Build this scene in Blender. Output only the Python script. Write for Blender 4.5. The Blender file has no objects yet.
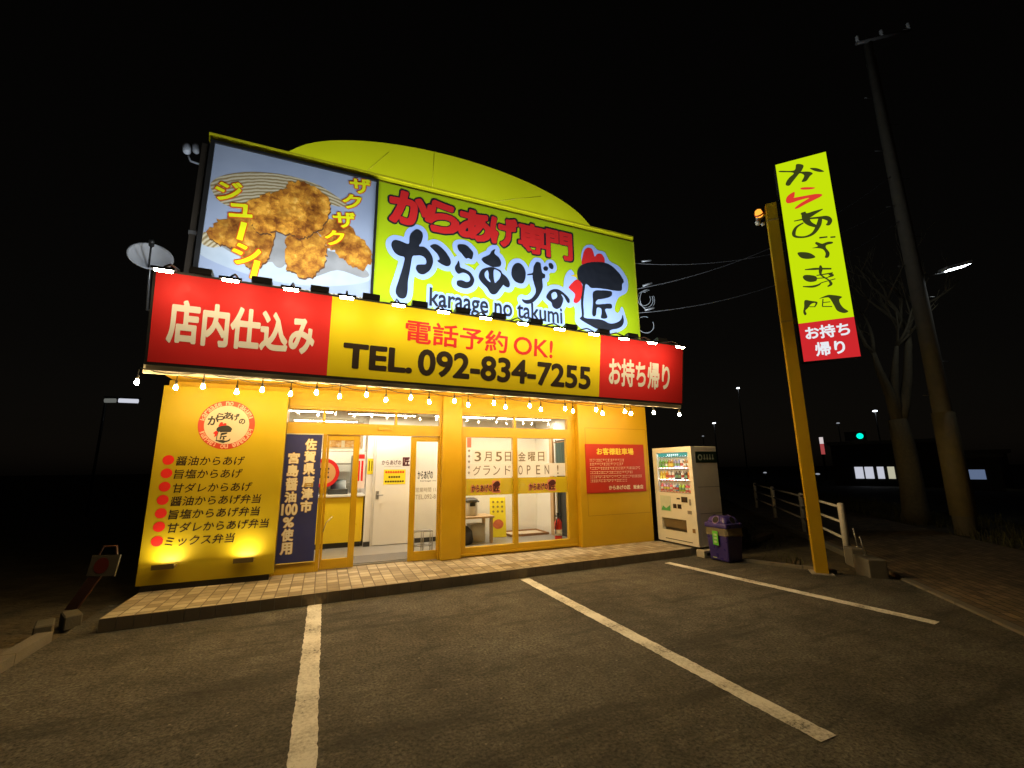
import bpy, bmesh, math, random
import numpy as np
from mathutils import Vector, Matrix
random.seed(7)
sc = bpy.context.scene
COL = sc.collection

# ------------------------------------------------------------------ camera
CAM = Vector((0.0, 0.0, 1.68))
YAW, PITCH, ROLL, FPX = math.radians(23.42), math.radians(11.03), math.radians(-0.65), 430.2
fw = Vector((math.sin(YAW) * math.cos(PITCH), math.cos(YAW) * math.cos(PITCH), math.sin(PITCH)))
r0 = Vector((math.cos(YAW), -math.sin(YAW), 0))
u0 = r0.cross(fw)
rt = r0 * math.cos(ROLL) + u0 * math.sin(ROLL)
up = -r0 * math.sin(ROLL) + u0 * math.cos(ROLL)
cam_d = bpy.data.cameras.new('camera')
cam_d.sensor_width = 36.0
cam_d.lens = 36.0 * FPX / 1024.0
cam_d.clip_start = 0.05
cam_d.clip_end = 2000
cam = bpy.data.objects.new('camera', cam_d)
COL.objects.link(cam)
m3 = Matrix((rt, up, -fw)).transposed()
cam.matrix_world = Matrix.Translation(CAM) @ m3.to_4x4()
sc.camera = cam

# ------------------------------------------------------------------ night sky
world = bpy.data.worlds.new('World')
sc.world = world
world.use_nodes = True
wn = world.node_tree
wn.nodes.clear()
wo = wn.nodes.new('ShaderNodeOutputWorld')
wb = wn.nodes.new('ShaderNodeBackground')
ws = wn.nodes.new('ShaderNodeTexSky')
ws.sky_type = 'NISHITA'
ws.sun_disc = False
ws.sun_elevation = math.radians(4)
ws.sun_rotation = math.radians(200)
wh = wn.nodes.new('ShaderNodeHueSaturation')
wh.inputs['Saturation'].default_value = 0.25
wn.links.new(ws.outputs[0], wh.inputs['Color'])
wt = wn.nodes.new('ShaderNodeMix')
wt.data_type = 'RGBA'
wt.blend_type = 'MULTIPLY'
wt.inputs[0].default_value = 1.0
wt.inputs[7].default_value = (1.0, 0.82, 0.66, 1)
wn.links.new(wh.outputs[0], wt.inputs[6])
wn.links.new(wt.outputs[2], wb.inputs['Color'])
wb.inputs['Strength'].default_value = 0.0011
wn.links.new(wb.outputs[0], wo.inputs['Surface'])

# ------------------------------------------------------------------ view and exposure
sc.view_settings.view_transform = 'Standard'
sc.view_settings.look = 'None'
sc.view_settings.exposure = 0.0
sc.view_settings.gamma = 1.0
sc.render.engine = 'CYCLES'
sc.cycles.use_denoising = True
try:
    sc.cycles.denoiser = 'OPENIMAGEDENOISE'
    sc.cycles.denoising_input_passes = 'RGB_ALBEDO_NORMAL'
except Exception:
    pass
sc.cycles.max_bounces = 8
sc.cycles.diffuse_bounces = 4
sc.cycles.glossy_bounces = 3
sc.cycles.transparent_max_bounces = 10
sc.cycles.sample_clamp_indirect = 6.0
sc.cycles.caustics_reflective = False
sc.cycles.caustics_refractive = False

# lamp outputs (watts of the emitting face or globe)
BULB_W, BOARD_W, FLOOD_W, ROOM_W, WALLWASH_W = 13.5, 7.5, 25.0, 33.0, 6.5
WARM, BOARDC, COOL, ROOMC = (1.0, 0.71, 0.30), (1.0, 0.80, 0.50), (0.80, 0.90, 1.0), (1.0, 0.83, 0.61)

# ------------------------------------------------------------------ materials
MATS = {}
def srgb(r, g, b):
    f = lambda c: (c / 255 / 12.92) if c / 255 <= 0.04045 else ((c / 255 + 0.055) / 1.055) ** 2.4
    return (f(r), f(g), f(b))

def mat(name, col, rough=0.5, metal=0.0, var=0.10, scale=6.0, bump=0.0, bscale=60.0, spec=0.5, coat=0.0):
    """painted or plain surface: base colour mottled by two scales of noise, fine bump"""
    if name in MATS:
        return MATS[name]
    m = bpy.data.materials.new(name)
    m.use_nodes = True
    nt = m.node_tree
    b = nt.nodes['Principled BSDF']
    b.inputs['Metallic'].default_value = metal
    b.inputs['Specular IOR Level'].default_value = spec
    if coat:
        b.inputs['Coat Weight'].default_value = coat
    tc = nt.nodes.new('ShaderNodeTexCoord')
    n1 = nt.nodes.new('ShaderNodeTexNoise')
    n1.inputs['Scale'].default_value = scale
    n1.inputs['Detail'].default_value = 6
    nt.links.new(tc.outputs['Object'], n1.inputs['Vector'])
    mx = nt.nodes.new('ShaderNodeMix')
    mx.data_type = 'RGBA'
    mx.inputs[6].default_value = tuple(c * (1 - var) for c in col) + (1,)
    mx.inputs[7].default_value = tuple(min(1, c * (1 + var)) for c in col) + (1,)
    nt.links.new(n1.outputs['Fac'], mx.inputs[0])
    nt.links.new(mx.outputs[2], b.inputs['Base Color'])
    mr = nt.nodes.new('ShaderNodeMapRange')
    mr.inputs['From Min'].default_value = 0.3
    mr.inputs['From Max'].default_value = 0.7
    mr.inputs['To Min'].default_value = max(0.02, rough - 0.08)
    mr.inputs['To Max'].default_value = min(1, rough + 0.08)
    nt.links.new(n1.outputs['Fac'], mr.inputs['Value'])
    nt.links.new(mr.outputs['Result'], b.inputs['Roughness'])
    if bump:
        n2 = nt.nodes.new('ShaderNodeTexNoise')
        n2.inputs['Scale'].default_value = bscale
        n2.inputs['Detail'].default_value = 4
        nt.links.new(tc.outputs['Object'], n2.inputs['Vector'])
        bp = nt.nodes.new('ShaderNodeBump')
        bp.inputs['Strength'].default_value = bump
        bp.inputs['Distance'].default_value = 0.01
        nt.links.new(n2.outputs['Fac'], bp.inputs['Height'])
        nt.links.new(bp.outputs['Normal'], b.inputs['Normal'])
    MATS[name] = m
    return m

def emat(name, col, strength):
    if name in MATS:
        return MATS[name]
    m = bpy.data.materials.new(name)
    m.use_nodes = True
    nt = m.node_tree
    nt.nodes.clear()
    o = nt.nodes.new('ShaderNodeOutputMaterial')
    e = nt.nodes.new('ShaderNodeEmission')
    e.inputs['Color'].default_value = tuple(col) + (1,)
    e.inputs['Strength'].default_value = strength
    nt.links.new(e.outputs[0], o.inputs['Surface'])
    MATS[name] = m
    return m

def glassmat(name, tint=(1, 1, 1), gl=0.06):
    m = bpy.data.materials.new(name)
    m.use_nodes = True
    nt = m.node_tree
    nt.nodes.clear()
    o = nt.nodes.new('ShaderNodeOutputMaterial')
    t = nt.nodes.new('ShaderNodeBsdfTransparent')
    t.inputs['Color'].default_value = tuple(tint) + (1,)
    g = nt.nodes.new('ShaderNodeBsdfGlossy')
    g.inputs['Roughness'].default_value = 0.02
    f = nt.nodes.new('ShaderNodeFresnel')
    f.inputs['IOR'].default_value = 1.5
    x = nt.nodes.new('ShaderNodeMixShader')
    ge = nt.nodes.new('ShaderNodeNewGeometry')
    iv = nt.nodes.new('ShaderNodeMath')
    iv.operation = 'SUBTRACT'
    iv.inputs[0].default_value = 1.0
    nt.links.new(ge.outputs['Backfacing'], iv.inputs[1])
    ml = nt.nodes.new('ShaderNodeMath')
    ml.operation = 'MULTIPLY'
    nt.links.new(f.outputs[0], ml.inputs[0])
    nt.links.new(iv.outputs[0], ml.inputs[1])
    nt.links.new(ml.outputs[0], x.inputs[0])
    nt.links.new(t.outputs[0], x.inputs[1])
    nt.links.new(g.outputs[0], x.inputs[2])
    nt.links.new(x.outputs[0], o.inputs['Surface'])
    return m

def filmmat(name, col, alpha):
    """thin printed film on glass: partly see-through"""
    m = bpy.data.materials.new(name)
    m.use_nodes = True
    nt = m.node_tree
    nt.nodes.clear()
    o = nt.nodes.new('ShaderNodeOutputMaterial')
    t = nt.nodes.new('ShaderNodeBsdfTransparent')
    d = nt.nodes.new('ShaderNodeBsdfDiffuse')
    d.inputs['Color'].default_value = tuple(col) + (1,)
    tl = nt.nodes.new('ShaderNodeBsdfTranslucent')
    tl.inputs['Color'].default_value = tuple(col) + (1,)
    a = nt.nodes.new('ShaderNodeMixShader')
    a.inputs[0].default_value = 0.5
    nt.links.new(d.outputs[0], a.inputs[1])
    nt.links.new(tl.outputs[0], a.inputs[2])
    x = nt.nodes.new('ShaderNodeMixShader')
    x.inputs[0].default_value = alpha
    nt.links.new(t.outputs[0], x.inputs[1])
    nt.links.new(a.outputs[0], x.inputs[2])
    nt.links.new(x.outputs[0], o.inputs['Surface'])
    return m

# ------------------------------------------------------------------ mesh helpers
WLOC = {}
def fac(O, U, V):
    """flat frame: (u, v, w) -> world, w counted outwards"""
    O, U, V = Vector(O), Vector(U).normalized(), Vector(V).normalized()
    N = U.cross(V).normalized()
    return lambda u, v, w=0.0: O + U * u + V * v + N * w
def front(y):
    return fac((0, y, 0), (1, 0, 0), (0, 0, 1))

def smooth_loop(p, k=4):
    n = len(p)
    out = []
    for i in range(n):
        a, b, c, d = (Vector(p[(i + j) % n]).to_2d() for j in (-1, 0, 1, 2))
        for s in range(k):
            t = s / k
            out.append(0.5 * ((2 * b) + (c - a) * t + (2 * a - 5 * b + 4 * c - d) * t * t + (3 * b - a - 3 * c + d) * t ** 3))
    return out

def curve_to_2d(cu):
    ob = bpy.data.objects.new('tmp', cu)
    COL.objects.link(ob)
    dg = bpy.context.evaluated_depsgraph_get()
    me = bpy.data.meshes.new_from_object(ob.evaluated_get(dg))
    vs = [(v.co.x, v.co.y) for v in me.vertices]
    fs = [tuple(p.vertices) for p in me.polygons]
    bpy.data.objects.remove(ob)
    bpy.data.curves.remove(cu)
    bpy.data.meshes.remove(me)
    return vs, fs

TXT = {}
def grow2d(segs, d, step):
    """outline segments -> loops of the outline grown by d (level set of the signed distance)"""
    S = np.array(segs, float)
    x0, y0 = S[:, 0::2].min() - d - 3 * step, S[:, 1::2].min() - d - 3 * step
    x1, y1 = S[:, 0::2].max() + d + 3 * step, S[:, 1::2].max() + d + 3 * step
    nx, ny = int((x1 - x0) / step) + 2, int((y1 - y0) / step) + 2
    gx, gy = x0 + step * np.arange(nx), y0 + step * np.arange(ny)
    D = np.full((ny, nx), 1e9)
    I = np.zeros((ny, nx), int)
    X, Y = np.meshgrid(gx, gy)
    for ax, ay, bx, by in S:
        ex, ey = bx - ax, by - ay
        L = ex * ex + ey * ey
        if L < 1e-14:
            continue
        i0, i1 = max(0, int((min(ax, bx) - 2.2 * d - 0.1 - x0) / step)), min(nx, int((max(ax, bx) + 2.2 * d + 0.1 - x0) / step) + 2)
        xs, ys = X[:, i0:i1], Y[:, i0:i1]
        t = np.clip(((xs - ax) * ex + (ys - ay) * ey) / L, 0, 1)
        D[:, i0:i1] = np.minimum(D[:, i0:i1], np.hypot(xs - ax - t * ex, ys - ay - t * ey))
        if ay != by:
            rows = ((gy >= min(ay, by)) & (gy < max(ay, by))).nonzero()[0]
            for r in rows:
                xc = ax + (gy[r] - ay) / (by - ay) * (bx - ax)
                I[r, :] += gx < xc
    phi = np.where(I % 2 == 1, -D, D) - d
    phi[np.abs(phi) < 1e-9] = 1e-9
    nxt = {}
    P = {}
    def ep(j, i, hor):
        k = (j, i, hor)
        if k not in P:
            a = phi[j, i]
            c = phi[j, i + 1] if hor else phi[j + 1, i]
            t = a / (a - c)
            P[k] = (gx[i] + (step * t if hor else 0), gy[j] + (0 if hor else step * t))
        return k
    ins = phi < 0
    code = ins[:-1, :-1] + 2 * ins[:-1, 1:] + 4 * ins[1:, 1:] + 8 * ins[1:, :-1]
    for j, i in zip(*((code > 0) & (code < 15)).nonzero()):
        B, R, T, Lf = (j, i, True), (j, i + 1, False), (j + 1, i, True), (j, i, False)
        for a, c in {1: [(B, Lf)], 2: [(R, B)], 3: [(R, Lf)], 4: [(T, R)], 5: [(B, Lf), (T, R)], 6: [(T, B)], 7: [(T, Lf)], 8: [(Lf, T)], 9: [(B, T)],
                     10: [(R, B), (Lf, T)], 11: [(R, T)], 12: [(Lf, R)], 13: [(B, R)], 14: [(Lf, B)]}[code[j, i]]:
            nxt[ep(*a)] = ep(*c)
    loops = []
    while nxt:
        k0, k = next(iter(nxt.items()))
        del nxt[k0]
        lp = [P[k0]]
        while k != k0 and k in nxt:
            lp.append(P[k])
            k = nxt.pop(k)
        # drop points that lie on straight runs
        out = []
        n = len(lp)
        for q in range(n):
            a, c, e = lp[q - 1], lp[q], lp[(q + 1) % n]
            if abs((c[0] - a[0]) * (e[1] - a[1]) - (c[1] - a[1]) * (e[0] - a[0])) > step * step * 0.02 or q % 4 == 0:
                out.append(c)
        if len(out) > 4:
            loops.append(out)
    return loops

def fill2d(loops):
    cu = bpy.data.curves.new('s', 'CURVE')
    cu.dimensions = '2D'
    cu.fill_mode = 'BOTH'
    for p in loops:
        s = cu.splines.new('POLY')
        s.points.add(len(p) - 1)
        for i, q in enumerate(p):
            s.points[i].co = (q[0], q[1], 0, 1)
        s.use_cyclic_u = True
    return curve_to_2d(cu)

def boundary(vs, fs):
    cnt = {}
    for f in fs:
        for a, c in zip(f, f[1:] + f[:1]):
            k = (round(vs[a][0], 5), round(vs[a][1], 5)), (round(vs[c][0], 5), round(vs[c][1], 5))
            kk = tuple(sorted(k))
            cnt[kk] = cnt.get(kk, 0) + 1
    return [a + c for (a, c), n in cnt.items() if n == 1]

def text2d(body, bold):
    k = (body, bold)
    if k not in TXT:
        cu = bpy.data.curves.new('t', 'FONT')
        cu.body = body
        cu.resolution_u = 4
        cu.fill_mode = 'FRONT'
        vs, fs = curve_to_2d(cu)
        if bold:
            vs, fs = fill2d(grow2d(boundary(vs, fs), bold, 0.0125))
        TXT[k] = (vs, fs)
    return TXT[k]

class MB:
    def __init__(self, M=None):
        self.bm = bmesh.new()
        self.M = M
    def _v(self, p):
        p = Vector(p)
        return self.bm.verts.new(self.M @ p if self.M else p)
    def face(self, pts, smooth=False):
        f = self.bm.faces.new([self._v(p) for p in pts])
        f.smooth = smooth
        return f
    def mesh(self, vs, fs, fn, w=0.0):
        bv = [self._v(fn(x, y, w)) for x, y in vs]
        for f in fs:
            try:
                self.bm.faces.new([bv[i] for i in f])
            except ValueError:
                pass
    def box(self, x0, x1, y0, y1, z0, z1, bev=0.0, seg=1):
        c = [self._v((x, y, z)) for z in (z0, z1) for y in (y0, y1) for x in (x0, x1)]
        fs = [self.bm.faces.new([c[i] for i in q]) for q in ((0, 2, 3, 1), (4, 5, 7, 6), (0, 1, 5, 4), (2, 6, 7, 3), (0, 4, 6, 2), (1, 3, 7, 5))]
        if bev:
            es = list({e for f in fs for e in f.edges})
            bmesh.ops.bevel(self.bm, geom=es, offset=bev, segments=seg, affect='EDGES', profile=0.5)
        return self
    def tube(self, pts, r, n=8, cap=True):
        pts = [Vector(p) for p in pts]
        rs = r if isinstance(r, (list, tuple)) else [r] * len(pts)
        rings = []
        prev = None
        for i, p in enumerate(pts):
            d = (pts[min(i + 1, len(pts) - 1)] - pts[max(i - 1, 0)]).normalized()
            a = prev if prev and abs(prev.dot(d)) < 0.95 else (Vector((0, 0, 1)) if abs(d.z) < 0.9 else Vector((1, 0, 0)))
            s = d.cross(a).normalized()
            t = s.cross(d).normalized()
            prev = t
            rings.append([self._v(p + (s * math.cos(2 * math.pi * k / n) + t * math.sin(2 * math.pi * k / n)) * rs[i]) for k in range(n)])
        for A, B in zip(rings, rings[1:]):
            for k in range(n):
                f = self.bm.faces.new((A[k], A[(k + 1) % n], B[(k + 1) % n], B[k]))
                f.smooth = True
        if cap:
            self.bm.faces.new(rings[0][::-1])
            self.bm.faces.new(rings[-1])
        return self
    def lathe(self, prof, c, n=16, axis=(0, 0, 1)):
        q = Vector((0, 0, 1)).rotation_difference(Vector(axis))
        c = Vector(c)
        rings = []
        for r, z in prof:
            if r < 1e-6:
                rings.append([self._v(c + q @ Vector((0, 0, z)))])
            else:
                rings.append([self._v(c + q @ Vector((r * math.cos(2 * math.pi * k / n), r * math.sin(2 * math.pi * k / n), z))) for k in range(n)])
        for A, B in zip(rings, rings[1:]):
            for k in range(n):
                a0, a1, b0, b1 = A[k % len(A)], A[(k + 1) % len(A)], B[k % len(B)], B[(k + 1) % len(B)]
                vs = []
                for v in (a0, a1, b1, b0):
                    if v not in vs:
                        vs.append(v)
                if len(vs) > 2:
                    f = self.bm.faces.new(vs)
                    f.smooth = True
        return self
    def prism(self, poly, fn, w0, w1):
        a = [self._v(fn(u, v, w0)) for u, v in poly]
        b = [self._v(fn(u, v, w1)) for u, v in poly]
        self.bm.faces.new(a[::-1])
        self.bm.faces.new(b)
        n = len(poly)
        for i in range(n):
            self.bm.faces.new((a[i], a[(i + 1) % n], b[(i + 1) % n], b[i]))
        return self
    def rect(self, fn, u0, u1, v0, v1, w=0.0):
        self.face([fn(u0, v0, w), fn(u1, v0, w), fn(u1, v1, w), fn(u0, v1, w)])
        return self
    def slab(self, fn, u0, u1, v0, v1, w0, w1):
        return self.prism([(u0, v0), (u1, v0), (u1, v1), (u0, v1)], fn, w0, w1)
    def shape(self, loops, fn, w=0.003, off=0.0, k=4):
        lps = [smooth_loop(lp, k) if k > 1 else [Vector(q) for q in lp] for lp in loops]
        if off:
            lps = grow2d([(p[i][0], p[i][1], p[(i + 1) % len(p)][0], p[(i + 1) % len(p)][1]) for p in lps for i in range(len(p))], off, 0.012)
        vs, fs = fill2d(lps)
        self.mesh(vs, fs, fn, w)
        return self
    def ribbon(self, pts, fn, w=0.003):
        """brush stroke: polyline of (u, v, half-width) with round ends"""
        n = len(pts)
        fine = []
        for i in range(n - 1):
            a, b, c, d = (Vector(pts[max(0, min(n - 1, i + j))]) for j in (-1, 0, 1, 2))
            for s in range(6):
                t = s / 6
                fine.append(0.5 * ((2 * b) + (c - a) * t + (2 * a - 5 * b + 4 * c - d) * t * t + (3 * b - a - 3 * c + d) * t ** 3))
        fine.append(Vector(pts[-1]))
        L, R = [], []
        for i, p in enumerate(fine):
            d = (fine[min(i + 1, len(fine) - 1)] - fine[max(i - 1, 0)]).to_2d().normalized()
            nn = Vector((-d.y, d.x)) * p.z
            L.append(self._v(fn(p.x + nn.x, p.y + nn.y, w)))
            R.append(self._v(fn(p.x - nn.x, p.y - nn.y, w)))
        for i in range(len(fine) - 1):
            self.bm.faces.new((L[i], R[i], R[i + 1], L[i + 1]))
        return self
    def disc(self, fn, u, v, r, w=0.003, n=32, rin=0.0):
        P = lambda rr, k: fn(u + rr * math.cos(2 * math.pi * k / n), v + rr * math.sin(2 * math.pi * k / n), w)
        if rin:
            for k in range(n):
                self.face([P(rin, k), P(r, k), P(r, k + 1), P(rin, k + 1)])
        else:
            self.face([P(r, k) for k in range(n)])
        return self
    def text(self, body, rect, fn, w=0.003, bold=0.0, fit='stretch', align='c', rot=0.0, shear=0.0):
        """lettering fitted into rect = (u0, v0, u1, v1)"""
        vs, fs = text2d(body, bold)
        x0, x1 = min(v[0] for v in vs), max(v[0] for v in vs)
        y0, y1 = min(v[1] for v in vs), max(v[1] for v in vs)
        u0, v0, u1, v1 = rect
        sx, sy = (u1 - u0) / (x1 - x0), (v1 - v0) / (y1 - y0)
        if fit == 'keep':
            sx = sy = min(sx, sy)
        wd, ht = (x1 - x0) * sx, (y1 - y0) * sy
        ou = {'c': (u0 + u1 - wd) / 2, 'l': u0, 'r': u1 - wd}[align]
        ov = (v0 + v1 - ht) / 2
        cx, cy = (u0 + u1) / 2, (v0 + v1) / 2
        cr, sr = math.cos(rot), math.sin(rot)
        out = []
        for x, y in vs:
            a, b = ou + (x - x0) * sx - cx, ov + (y - y0) * sy - cy
            a += shear * b
            out.append((cx + a * cr - b * sr, cy + a * sr + b * cr))
        self.mesh(out, fs, fn, w)
        return self
    def build(self, name, material, parent=None, loc=None):
        off = WLOC.get(parent.name, Vector()) if parent else (Vector(loc) if loc is not None else Vector())
        if off.length:
            bmesh.ops.translate(self.bm, verts=self.bm.verts, vec=-off)
        bmesh.ops.recalc_face_normals(self.bm, faces=self.bm.faces)
        me = bpy.data.meshes.new(name)
        self.bm.to_mesh(me)
        self.bm.free()
        me.materials.append(material)
        o = bpy.data.objects.new(name, me)
        COL.objects.link(o)
        WLOC[o.name] = off.copy()
        if parent:
            o.parent = parent
        else:
            o.location = off
        return o

def tag(o, label, cat, group=None, kind=None):
    o['label'] = label
    o['category'] = cat
    if group:
        o['group'] = group
    if kind:
        o['kind'] = kind
    return o
def thing(name, loc, label, cat, group=None):
    o = bpy.data.objects.new(name, None)
    o.empty_display_size = 0.2
    COL.objects.link(o)
    o.location = loc
    WLOC[o.name] = Vector(loc)
    return tag(o, label, cat, group)
def struct(o):
    o['kind'] = 'structure'
    return o
def dup(root, loc, label, group=None):
    r = root.copy()
    COL.objects.link(r)
    r.location = loc
    WLOC[r.name] = Vector(loc)
    r['label'] = label
    for ch in list(root.children):
        c = ch.copy()
        COL.objects.link(c)
        c.parent = r
        WLOC[c.name] = Vector(loc)
        for g in list(ch.children):
            d = g.copy()
            COL.objects.link(d)
            d.parent = c
    return r
def face_light(w, area):
    return w / (math.pi * area)

Y_PAINT = mat('yellow_paint', (0.52, 0.32, 0.009), 0.42, var=0.11, scale=1.6, bump=0.05, bscale=30)
Y_FRAME = mat('yellow_frame_paint', (0.52, 0.32, 0.009), 0.40, var=0.03, scale=1.5)
LIME = mat('lime_sign_film', (0.40, 0.515, 0.005), 0.55, var=0.03, spec=0.25)
Y_SIGN = mat('yellow_sign_film', (0.80, 0.62, 0.006), 0.58, var=0.03, spec=0.2)
RED = mat('red_sign_film', (0.66, 0.022, 0.020), 0.58, var=0.04, spec=0.2)
WHITE = mat('white_vinyl', (0.82, 0.82, 0.80), 0.4, var=0.03)
CREAM = mat('cream_vinyl', (0.80, 0.74, 0.62), 0.58, var=0.03, spec=0.2)
BLACK = mat('black_vinyl', (0.012, 0.012, 0.014), 0.4, var=0.2)
BROWN_INK = mat('dark_brown_ink', (0.03, 0.018, 0.01), 0.6, spec=0.2)
BLACK_METAL = mat('black_metal', (0.016, 0.015, 0.014), 0.42, var=0.25)
GREY_METAL = mat('grey_steel', (0.35, 0.34, 0.33), 0.4, metal=0.6)
WHITE_METAL = mat('white_painted_steel', (0.66, 0.65, 0.62), 0.45, var=0.15, bump=0.05)
PLASTER = mat('white_interior_wall', (0.78, 0.76, 0.72), 0.7, var=0.04)
CONCRETE = mat('concrete', (0.30, 0.28, 0.25), 0.85, var=0.3, scale=9, bump=0.4, bscale=80)
WOOD = mat('brown_wood', (0.30, 0.16, 0.07), 0.55, var=0.25)
GLASS = glassmat('clear_glass', (0.97, 0.98, 0.97))

# outlines of the brush lettering, marks and picture, in metres on their sign planes
BRUSH = [[[(1.323, 6.118), (1.413, 6.089), (1.442, 5.999), (1.419, 5.873), (1.378, 5.78), (1.477, 5.784), (1.567, 5.723), (1.637, 5.605), (1.647, 5.487), (1.599, 5.348), (1.514, 5.255), (1.438, 5.225), (1.372, 5.253), (1.331, 5.322), (1.357, 5.397), (1.432, 5.423), (1.508, 5.442), (1.522, 5.499), (1.494, 5.565), (1.416, 5.598), (1.329, 5.58), (1.265, 5.551), (1.242, 5.411), (1.222, 5.245), (1.197, 5.033), (1.197, 4.873), (1.176, 4.746), (1.115, 4.698), (1.042, 4.714), (0.992, 4.785), (0.994, 4.886), (1.03, 5.028), (1.075, 5.218), (1.111, 5.386), (1.117, 5.504), (1.021, 5.52), (0.935, 5.572), (0.879, 5.677), (0.882, 5.759), (0.936, 5.813), (1.031, 5.815), (1.182, 5.787), (1.195, 5.921), (1.228, 6.024)]], [[(1.587, 5.824), (1.664, 5.883), (1.756, 5.871), (1.872, 5.785), (1.954, 5.679), (1.996, 5.577), (1.969, 5.5), (1.901, 5.475), (1.798, 5.504), (1.729, 5.551), (1.773, 5.595), (1.725, 5.695), (1.645, 5.763)]], [[(2.125, 5.959), (2.207, 5.996), (2.315, 5.986), (2.401, 5.916), (2.445, 5.849), (2.414, 5.718), (2.342, 5.729), (2.294, 5.707), (2.21, 5.79), (2.138, 5.862)]], [[(2.146, 5.637), (2.17, 5.573), (2.19, 5.503), (2.273, 5.482), (2.38, 5.44), (2.453, 5.342), (2.465, 5.259), (2.418, 5.153), (2.312, 5.088), (2.206, 5.09), (2.124, 5.129), (2.128, 5.213), (2.216, 5.241), (2.311, 5.22), (2.37, 5.255), (2.381, 5.317), (2.333, 5.382), (2.238, 5.402), (2.144, 5.361), (2.085, 5.423), (2.077, 5.495), (2.118, 5.575)]], [[(2.909, 6.032), (2.891, 5.938), (2.985, 5.867), (3.036, 5.774), (3.017, 5.681), (2.946, 5.65), (2.845, 5.634), (2.696, 5.677), (2.616, 5.745), (2.658, 5.803), (2.783, 5.891), (2.833, 5.978)]], [[(2.77, 5.613), (2.883, 5.628), (3.022, 5.593), (3.06, 5.536), (3.149, 5.476), (3.212, 5.385), (3.224, 5.298), (3.185, 5.249), (3.108, 5.267), (3.083, 5.288), (3.019, 5.202), (2.943, 5.091), (2.868, 5.049), (2.794, 5.079), (2.733, 5.168), (2.623, 5.261), (2.561, 5.349), (2.573, 5.45), (2.634, 5.548)], [(2.74, 5.542), (2.765, 5.484), (2.77, 5.385), (2.807, 5.304), (2.745, 5.331), (2.691, 5.396), (2.683, 5.469)], [(2.883, 5.58), (2.971, 5.571), (3.026, 5.518), (3.008, 5.426), (2.944, 5.34), (2.899, 5.307), (2.874, 5.428)]], [[(3.401, 5.825), (3.48, 5.819), (3.559, 5.729), (3.584, 5.629), (3.568, 5.497), (3.513, 5.397), (3.42, 5.382), (3.316, 5.428), (3.258, 5.546), (3.281, 5.704), (3.334, 5.787)]], [[(3.841, 5.926), (3.929, 5.921), (3.948, 5.813), (3.973, 5.711), (4.034, 5.682), (4.026, 5.601), (3.969, 5.565), (3.976, 5.395), (3.925, 5.257), (3.826, 5.1), (3.702, 4.992), (3.582, 4.961), (3.504, 5.0), (3.492, 5.049), (3.571, 5.043), (3.678, 5.077), (3.774, 5.182), (3.809, 5.29), (3.766, 5.439), (3.742, 5.565), (3.735, 5.616), (3.621, 5.588), (3.635, 5.625), (3.744, 5.67), (3.767, 5.806)]], [[(3.996, 5.822), (4.053, 5.872), (4.112, 5.854), (4.093, 5.781), (4.022, 5.768)]], [[(4.126, 5.94), (4.198, 5.972), (4.244, 5.908), (4.222, 5.836), (4.151, 5.85)]], [[(4.047, 5.185), (4.12, 5.314), (4.235, 5.385), (4.363, 5.392), (4.503, 5.321), (4.601, 5.23), (4.618, 5.166), (4.596, 5.123), (4.54, 5.154), (4.472, 5.263), (4.41, 5.294), (4.461, 5.209), (4.437, 5.099), (4.376, 4.991), (4.276, 4.946), (4.193, 4.986), (4.168, 5.073), (4.1, 5.115)], [(4.174, 5.257), (4.233, 5.319), (4.289, 5.314), (4.314, 5.239), (4.27, 5.18), (4.199, 5.156)]], [[(4.979, 6.083), (5.178, 6.174), (5.446, 6.237), (5.681, 6.23), (5.848, 6.154), (5.994, 6.027), (6.088, 5.875), (6.029, 5.789), (6.008, 5.641), (5.81, 5.603), (5.574, 5.601), (5.341, 5.587), (5.177, 5.566), (5.1, 5.62), (5.036, 5.624), (5.007, 5.504), (4.961, 5.21), (4.961, 4.955), (4.98, 4.845), (5.299, 4.858), (5.461, 4.851), (5.622, 4.8), (5.791, 4.835), (5.932, 4.926), (5.992, 5.052), (6.017, 4.923), (5.974, 4.8), (5.849, 4.712), (5.679, 4.663), (5.493, 4.584), (5.286, 4.63), (5.098, 4.691), (4.853, 4.8), (4.904, 4.891), (4.895, 5.143), (4.922, 5.432), (4.956, 5.611), (4.864, 5.682), (4.833, 5.822), (4.861, 5.958)]], [[(5.238, 5.483), (5.338, 5.534), (5.673, 5.575), (5.737, 5.526), (5.68, 5.434), (5.458, 5.348), (5.325, 5.307), (5.303, 5.203), (5.652, 5.268), (5.716, 5.219), (5.685, 5.156), (5.527, 5.119), (5.552, 5.007), (5.571, 4.937), (5.496, 4.89), (5.398, 4.9), (5.422, 5.018), (5.412, 5.117), (5.307, 5.117), (5.272, 4.954), (5.205, 4.908), (5.171, 4.983), (5.208, 5.246), (5.207, 5.405)]]]
COMB = [(4.978, 6.068), (4.996, 6.294), (5.062, 6.457), (5.158, 6.531), (5.255, 6.511), (5.296, 6.413), (5.312, 6.341), (5.39, 6.417), (5.485, 6.445), (5.563, 6.39), (5.584, 6.303), (5.544, 6.204), (5.273, 6.123)]
WATTLE = [(4.607, 5.496), (4.704, 5.612), (4.818, 5.703), (4.926, 5.649), (4.951, 5.524), (4.902, 5.286), (4.841, 5.192), (4.761, 5.146), (4.71, 5.187), (4.755, 5.349), (4.635, 5.444)]
BEAK = [(4.664, 5.763), (4.824, 5.835), (4.836, 5.75)]
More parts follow.
